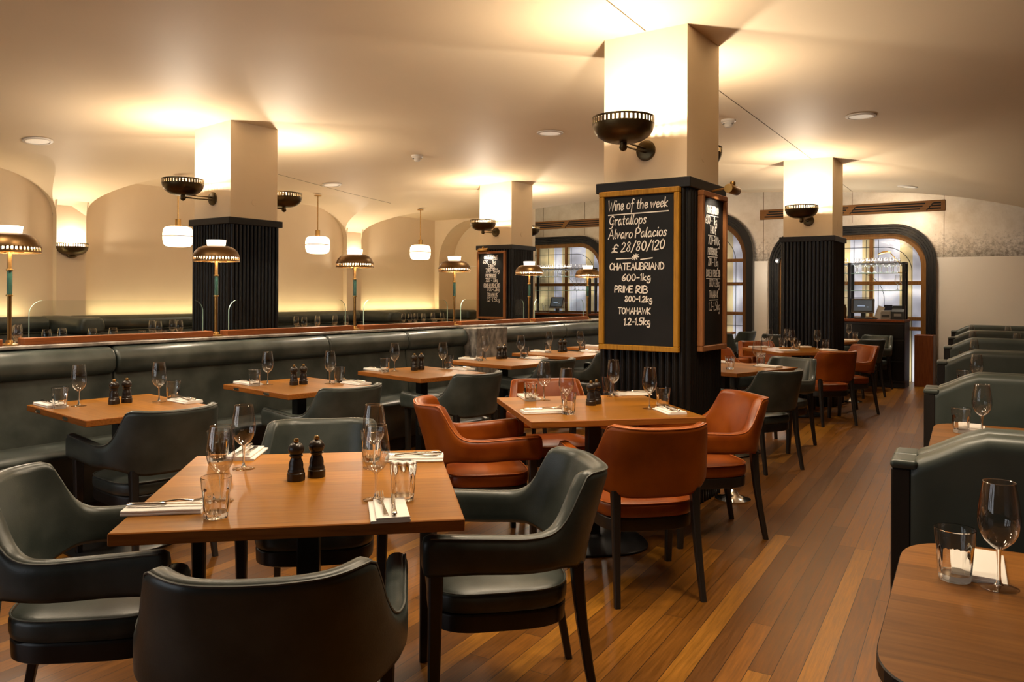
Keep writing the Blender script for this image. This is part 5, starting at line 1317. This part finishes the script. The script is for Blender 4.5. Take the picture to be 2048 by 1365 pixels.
def monitor(x_, y_, z_, rz, tilt, label):
    t = empty('till_monitor', (x_, y_, z_), rz); tag(t, label, 'till monitor', 'till monitors on the bars')
    m = Matrix.Translation((0, 0.03, 0.20)) @ Matrix.Rotation(-tilt, 4, 'X')
    G().box(-0.165, 0.165, -0.015, 0.02, -0.115, 0.115, 0.012, 3, m).obj('casing', 'grey_plastic', t)
    G().box(-0.152, 0.152, -0.0165, -0.0140, -0.100, 0.102, 0.0, 2, m).obj('bezel', 'dark_plastic', t)
    sc_ = G().box(-0.130, 0.130, -0.0180, -0.0160, -0.078, 0.088, 0.0, 2, m).obj('screen', 'screen', t)
    G().box(-0.075, 0.03, -0.0186, -0.0178, -0.012, 0.006, 0, 2, m).box(0.055, 0.08, -0.0186, -0.0178, -0.024, -0.014, 0, 2, m).obj('screen_text', 'screen_bar', sc_)
    G().box(-0.03, 0.03, 0.02, 0.07, 0.0, 0.20, 0.008, 2).box(-0.12, 0.12, -0.06, 0.12, 0.0, 0.02, 0.008, 2).obj('stand', 'dark_plastic', t)
monitor(-2.515, YB + 0.17, 1.031, 0.06, 0.18, 'tilted touchscreen till monitor on the aisle bar counter')
monitor(-8.07, YB + 0.10, 1.031, -0.1, 0.3, 'tilted touchscreen till monitor on the bar behind the glass screens')
o = tag(G().box(-0.16, 0.16, -0.06, 0.06, 0, 0.018, 0.006, 2).obj('keyboard', 'dark_plastic'), 'black keyboard below the aisle bar till monitor', 'keyboard'); o.location = (-2.42, YB + 0.09, 1.0305)
o.location = (-2.45, YB - 0.0 + 0.062, 1.0305)
t = empty('receipt_printer', (-2.17, YB + 0.15, 1.0305)); tag(t, 'grey receipt printer beside the till monitor on the aisle bar', 'printer')
G().box(-0.075, 0.075, -0.09, 0.09, 0, 0.135, 0.012, 2).obj('body', 'grey_plastic', t); G().box(-0.055, 0.055, -0.0915, -0.088, 0.03, 0.07).obj('front_panel', 'dark_plastic', t)
t = empty('card_printer', (-2.00, YB + 0.13, 1.0305)); tag(t, 'black slant-topped printer at the aisle end of the bar', 'printer')
G().prism([(-0.10, 0), (0.10, 0), (0.10, 0.21), (0.03, 0.21), (-0.10, 0.12)], lambda p, q: Vector((q, p[0], p[1])), -0.085, 0.085).obj('body', 'dark_plastic', t); G().box(-0.05, 0.05, -0.1025, -0.099, 0.05, 0.09).obj('display', 'grey_plastic', t)
o = tag(G().box(-0.055, 0.055, -0.03, 0.03, 0, 0.22, 0.003, 1).obj('menu_box', 'navy'), 'small navy box standing behind the receipt printer', 'box'); o.location = (-2.18, YB + 0.36, 1.0305)
o = tag(G().box(-0.05, 0.05, -0.004, 0.004, 0, 0.19, 0.0, 1, Matrix.Rotation(0.3, 4, 'Y')).obj('notice_card', 'paper'), 'white card leaning beside the till monitor', 'card'); o.location = (-2.32, YB + 0.28, 1.045)
o = tag(G().lathe([(0.0, 0.0), (0.05, 0.0), (0.055, 0.03), (0.06, 0.16), (0.045, 0.2), (0.05, 0.22), (0.046, 0.22), (0.04, 0.2), (0.055, 0.15)], 20).obj('brass_vase', 'brass', None, 40), 'tall brass jar at the column end of the aisle bar', 'jar'); o.location = (-2.80, YB + 0.14, 1.0305)
# arched brass desk lamp on the upper shelf
t = empty('desk_lamp', (-1.985, YB + 0.32, 1.741)); tag(t, 'thin gold desk lamp arching over the aisle bar shelf', 'desk lamp')
G().lathe([(0, 0), (0.06, 0), (0.06, 0.012), (0.01, 0.018)], 24).obj('base', 'brass', t, 30)
G().tube([(0, 0, 0.015), (0.035, -0.01, 0.05), (0.02, -0.02, 0.09), (-0.17, -0.06, 0.33)], 0.007).obj('arm', 'brass', t, True)
rr_ = [Vector((0, 0, 0))]
G().loft([[Vector((-0.17 + dx + 0 * q, -0.06 + w * cos(2 * pi * q / 12), 0.325 + dz + h * sin(2 * pi * q / 12))) for q in range(12)] for dx, dz, w, h in ((0.02, 0.0, .008, .006), (-0.03, 0.004, .03, .018), (-0.10, -0.008, .036, .02), (-0.15, -0.03, .024, .012), (-0.165, -0.04, .006, .005))]).obj('head', 'brass', t, 50)
# jars on the far bar
for i, (x_, lb) in enumerate(((-8.44, 'amber glass jar at the near end of the bar behind the screens'), (-8.28, 'short glass jar beside the amber jar on the bar behind the screens'))):
    o = tag(G().lathe([(0, 0), (0.06, 0), (0.075, 0.06), (0.07, 0.13), (0.045, 0.165), (0.055, 0.19), (0.05, 0.19)] if i == 0 else [(0, 0), (0.05, 0), (0.05, 0.12), (0.035, 0.15)], 20).obj('glass_jar', 'tumbler_glass', None, 40), lb, 'jar'); o.location = (x_, YB + 0.1, 1.0305)
# red wood plinth by the arched frame
o = tag(G().box(-0.13, 0.13, -0.15, 0.15, 0, 0.79, 0.004, 1).obj('wood_plinth', 'red_wood'), 'red oak box panel standing under the art glass at the aisle end of the bar', 'plinth'); o.location = (-1.70, 13.62, 0)
# bare spot lamp glinting beside the far column
t = empty('spot_lamp', (-3.95, 13.6, 1.98)); tag(t, 'small bright spot lamp glowing beside the far bar column', 'spot lamp')
G().lathe([(0, 0.03), (0.03, 0.03), (0.035, 0.0), (0.035, -0.03)], 16, m=Matrix.Rotation(radians(70), 4, 'X')).obj('housing', 'black_metal', t, 30)
G().lathe([(0, -0.028), (0.030, -0.028)], 16, m=Matrix.Rotation(radians(70), 4, 'X')).obj('lens', 'bulb', t)
G().tube([(0, 0.02, 0.02), (0, 0.3, 0.1), (0, 0.5, 0.1)], 0.008).obj('bracket', 'black_metal', t)
point_light('spot_light', (0, -0.06, -0.02), 20, 0.03, (1.0, 0.88, 0.72), t)
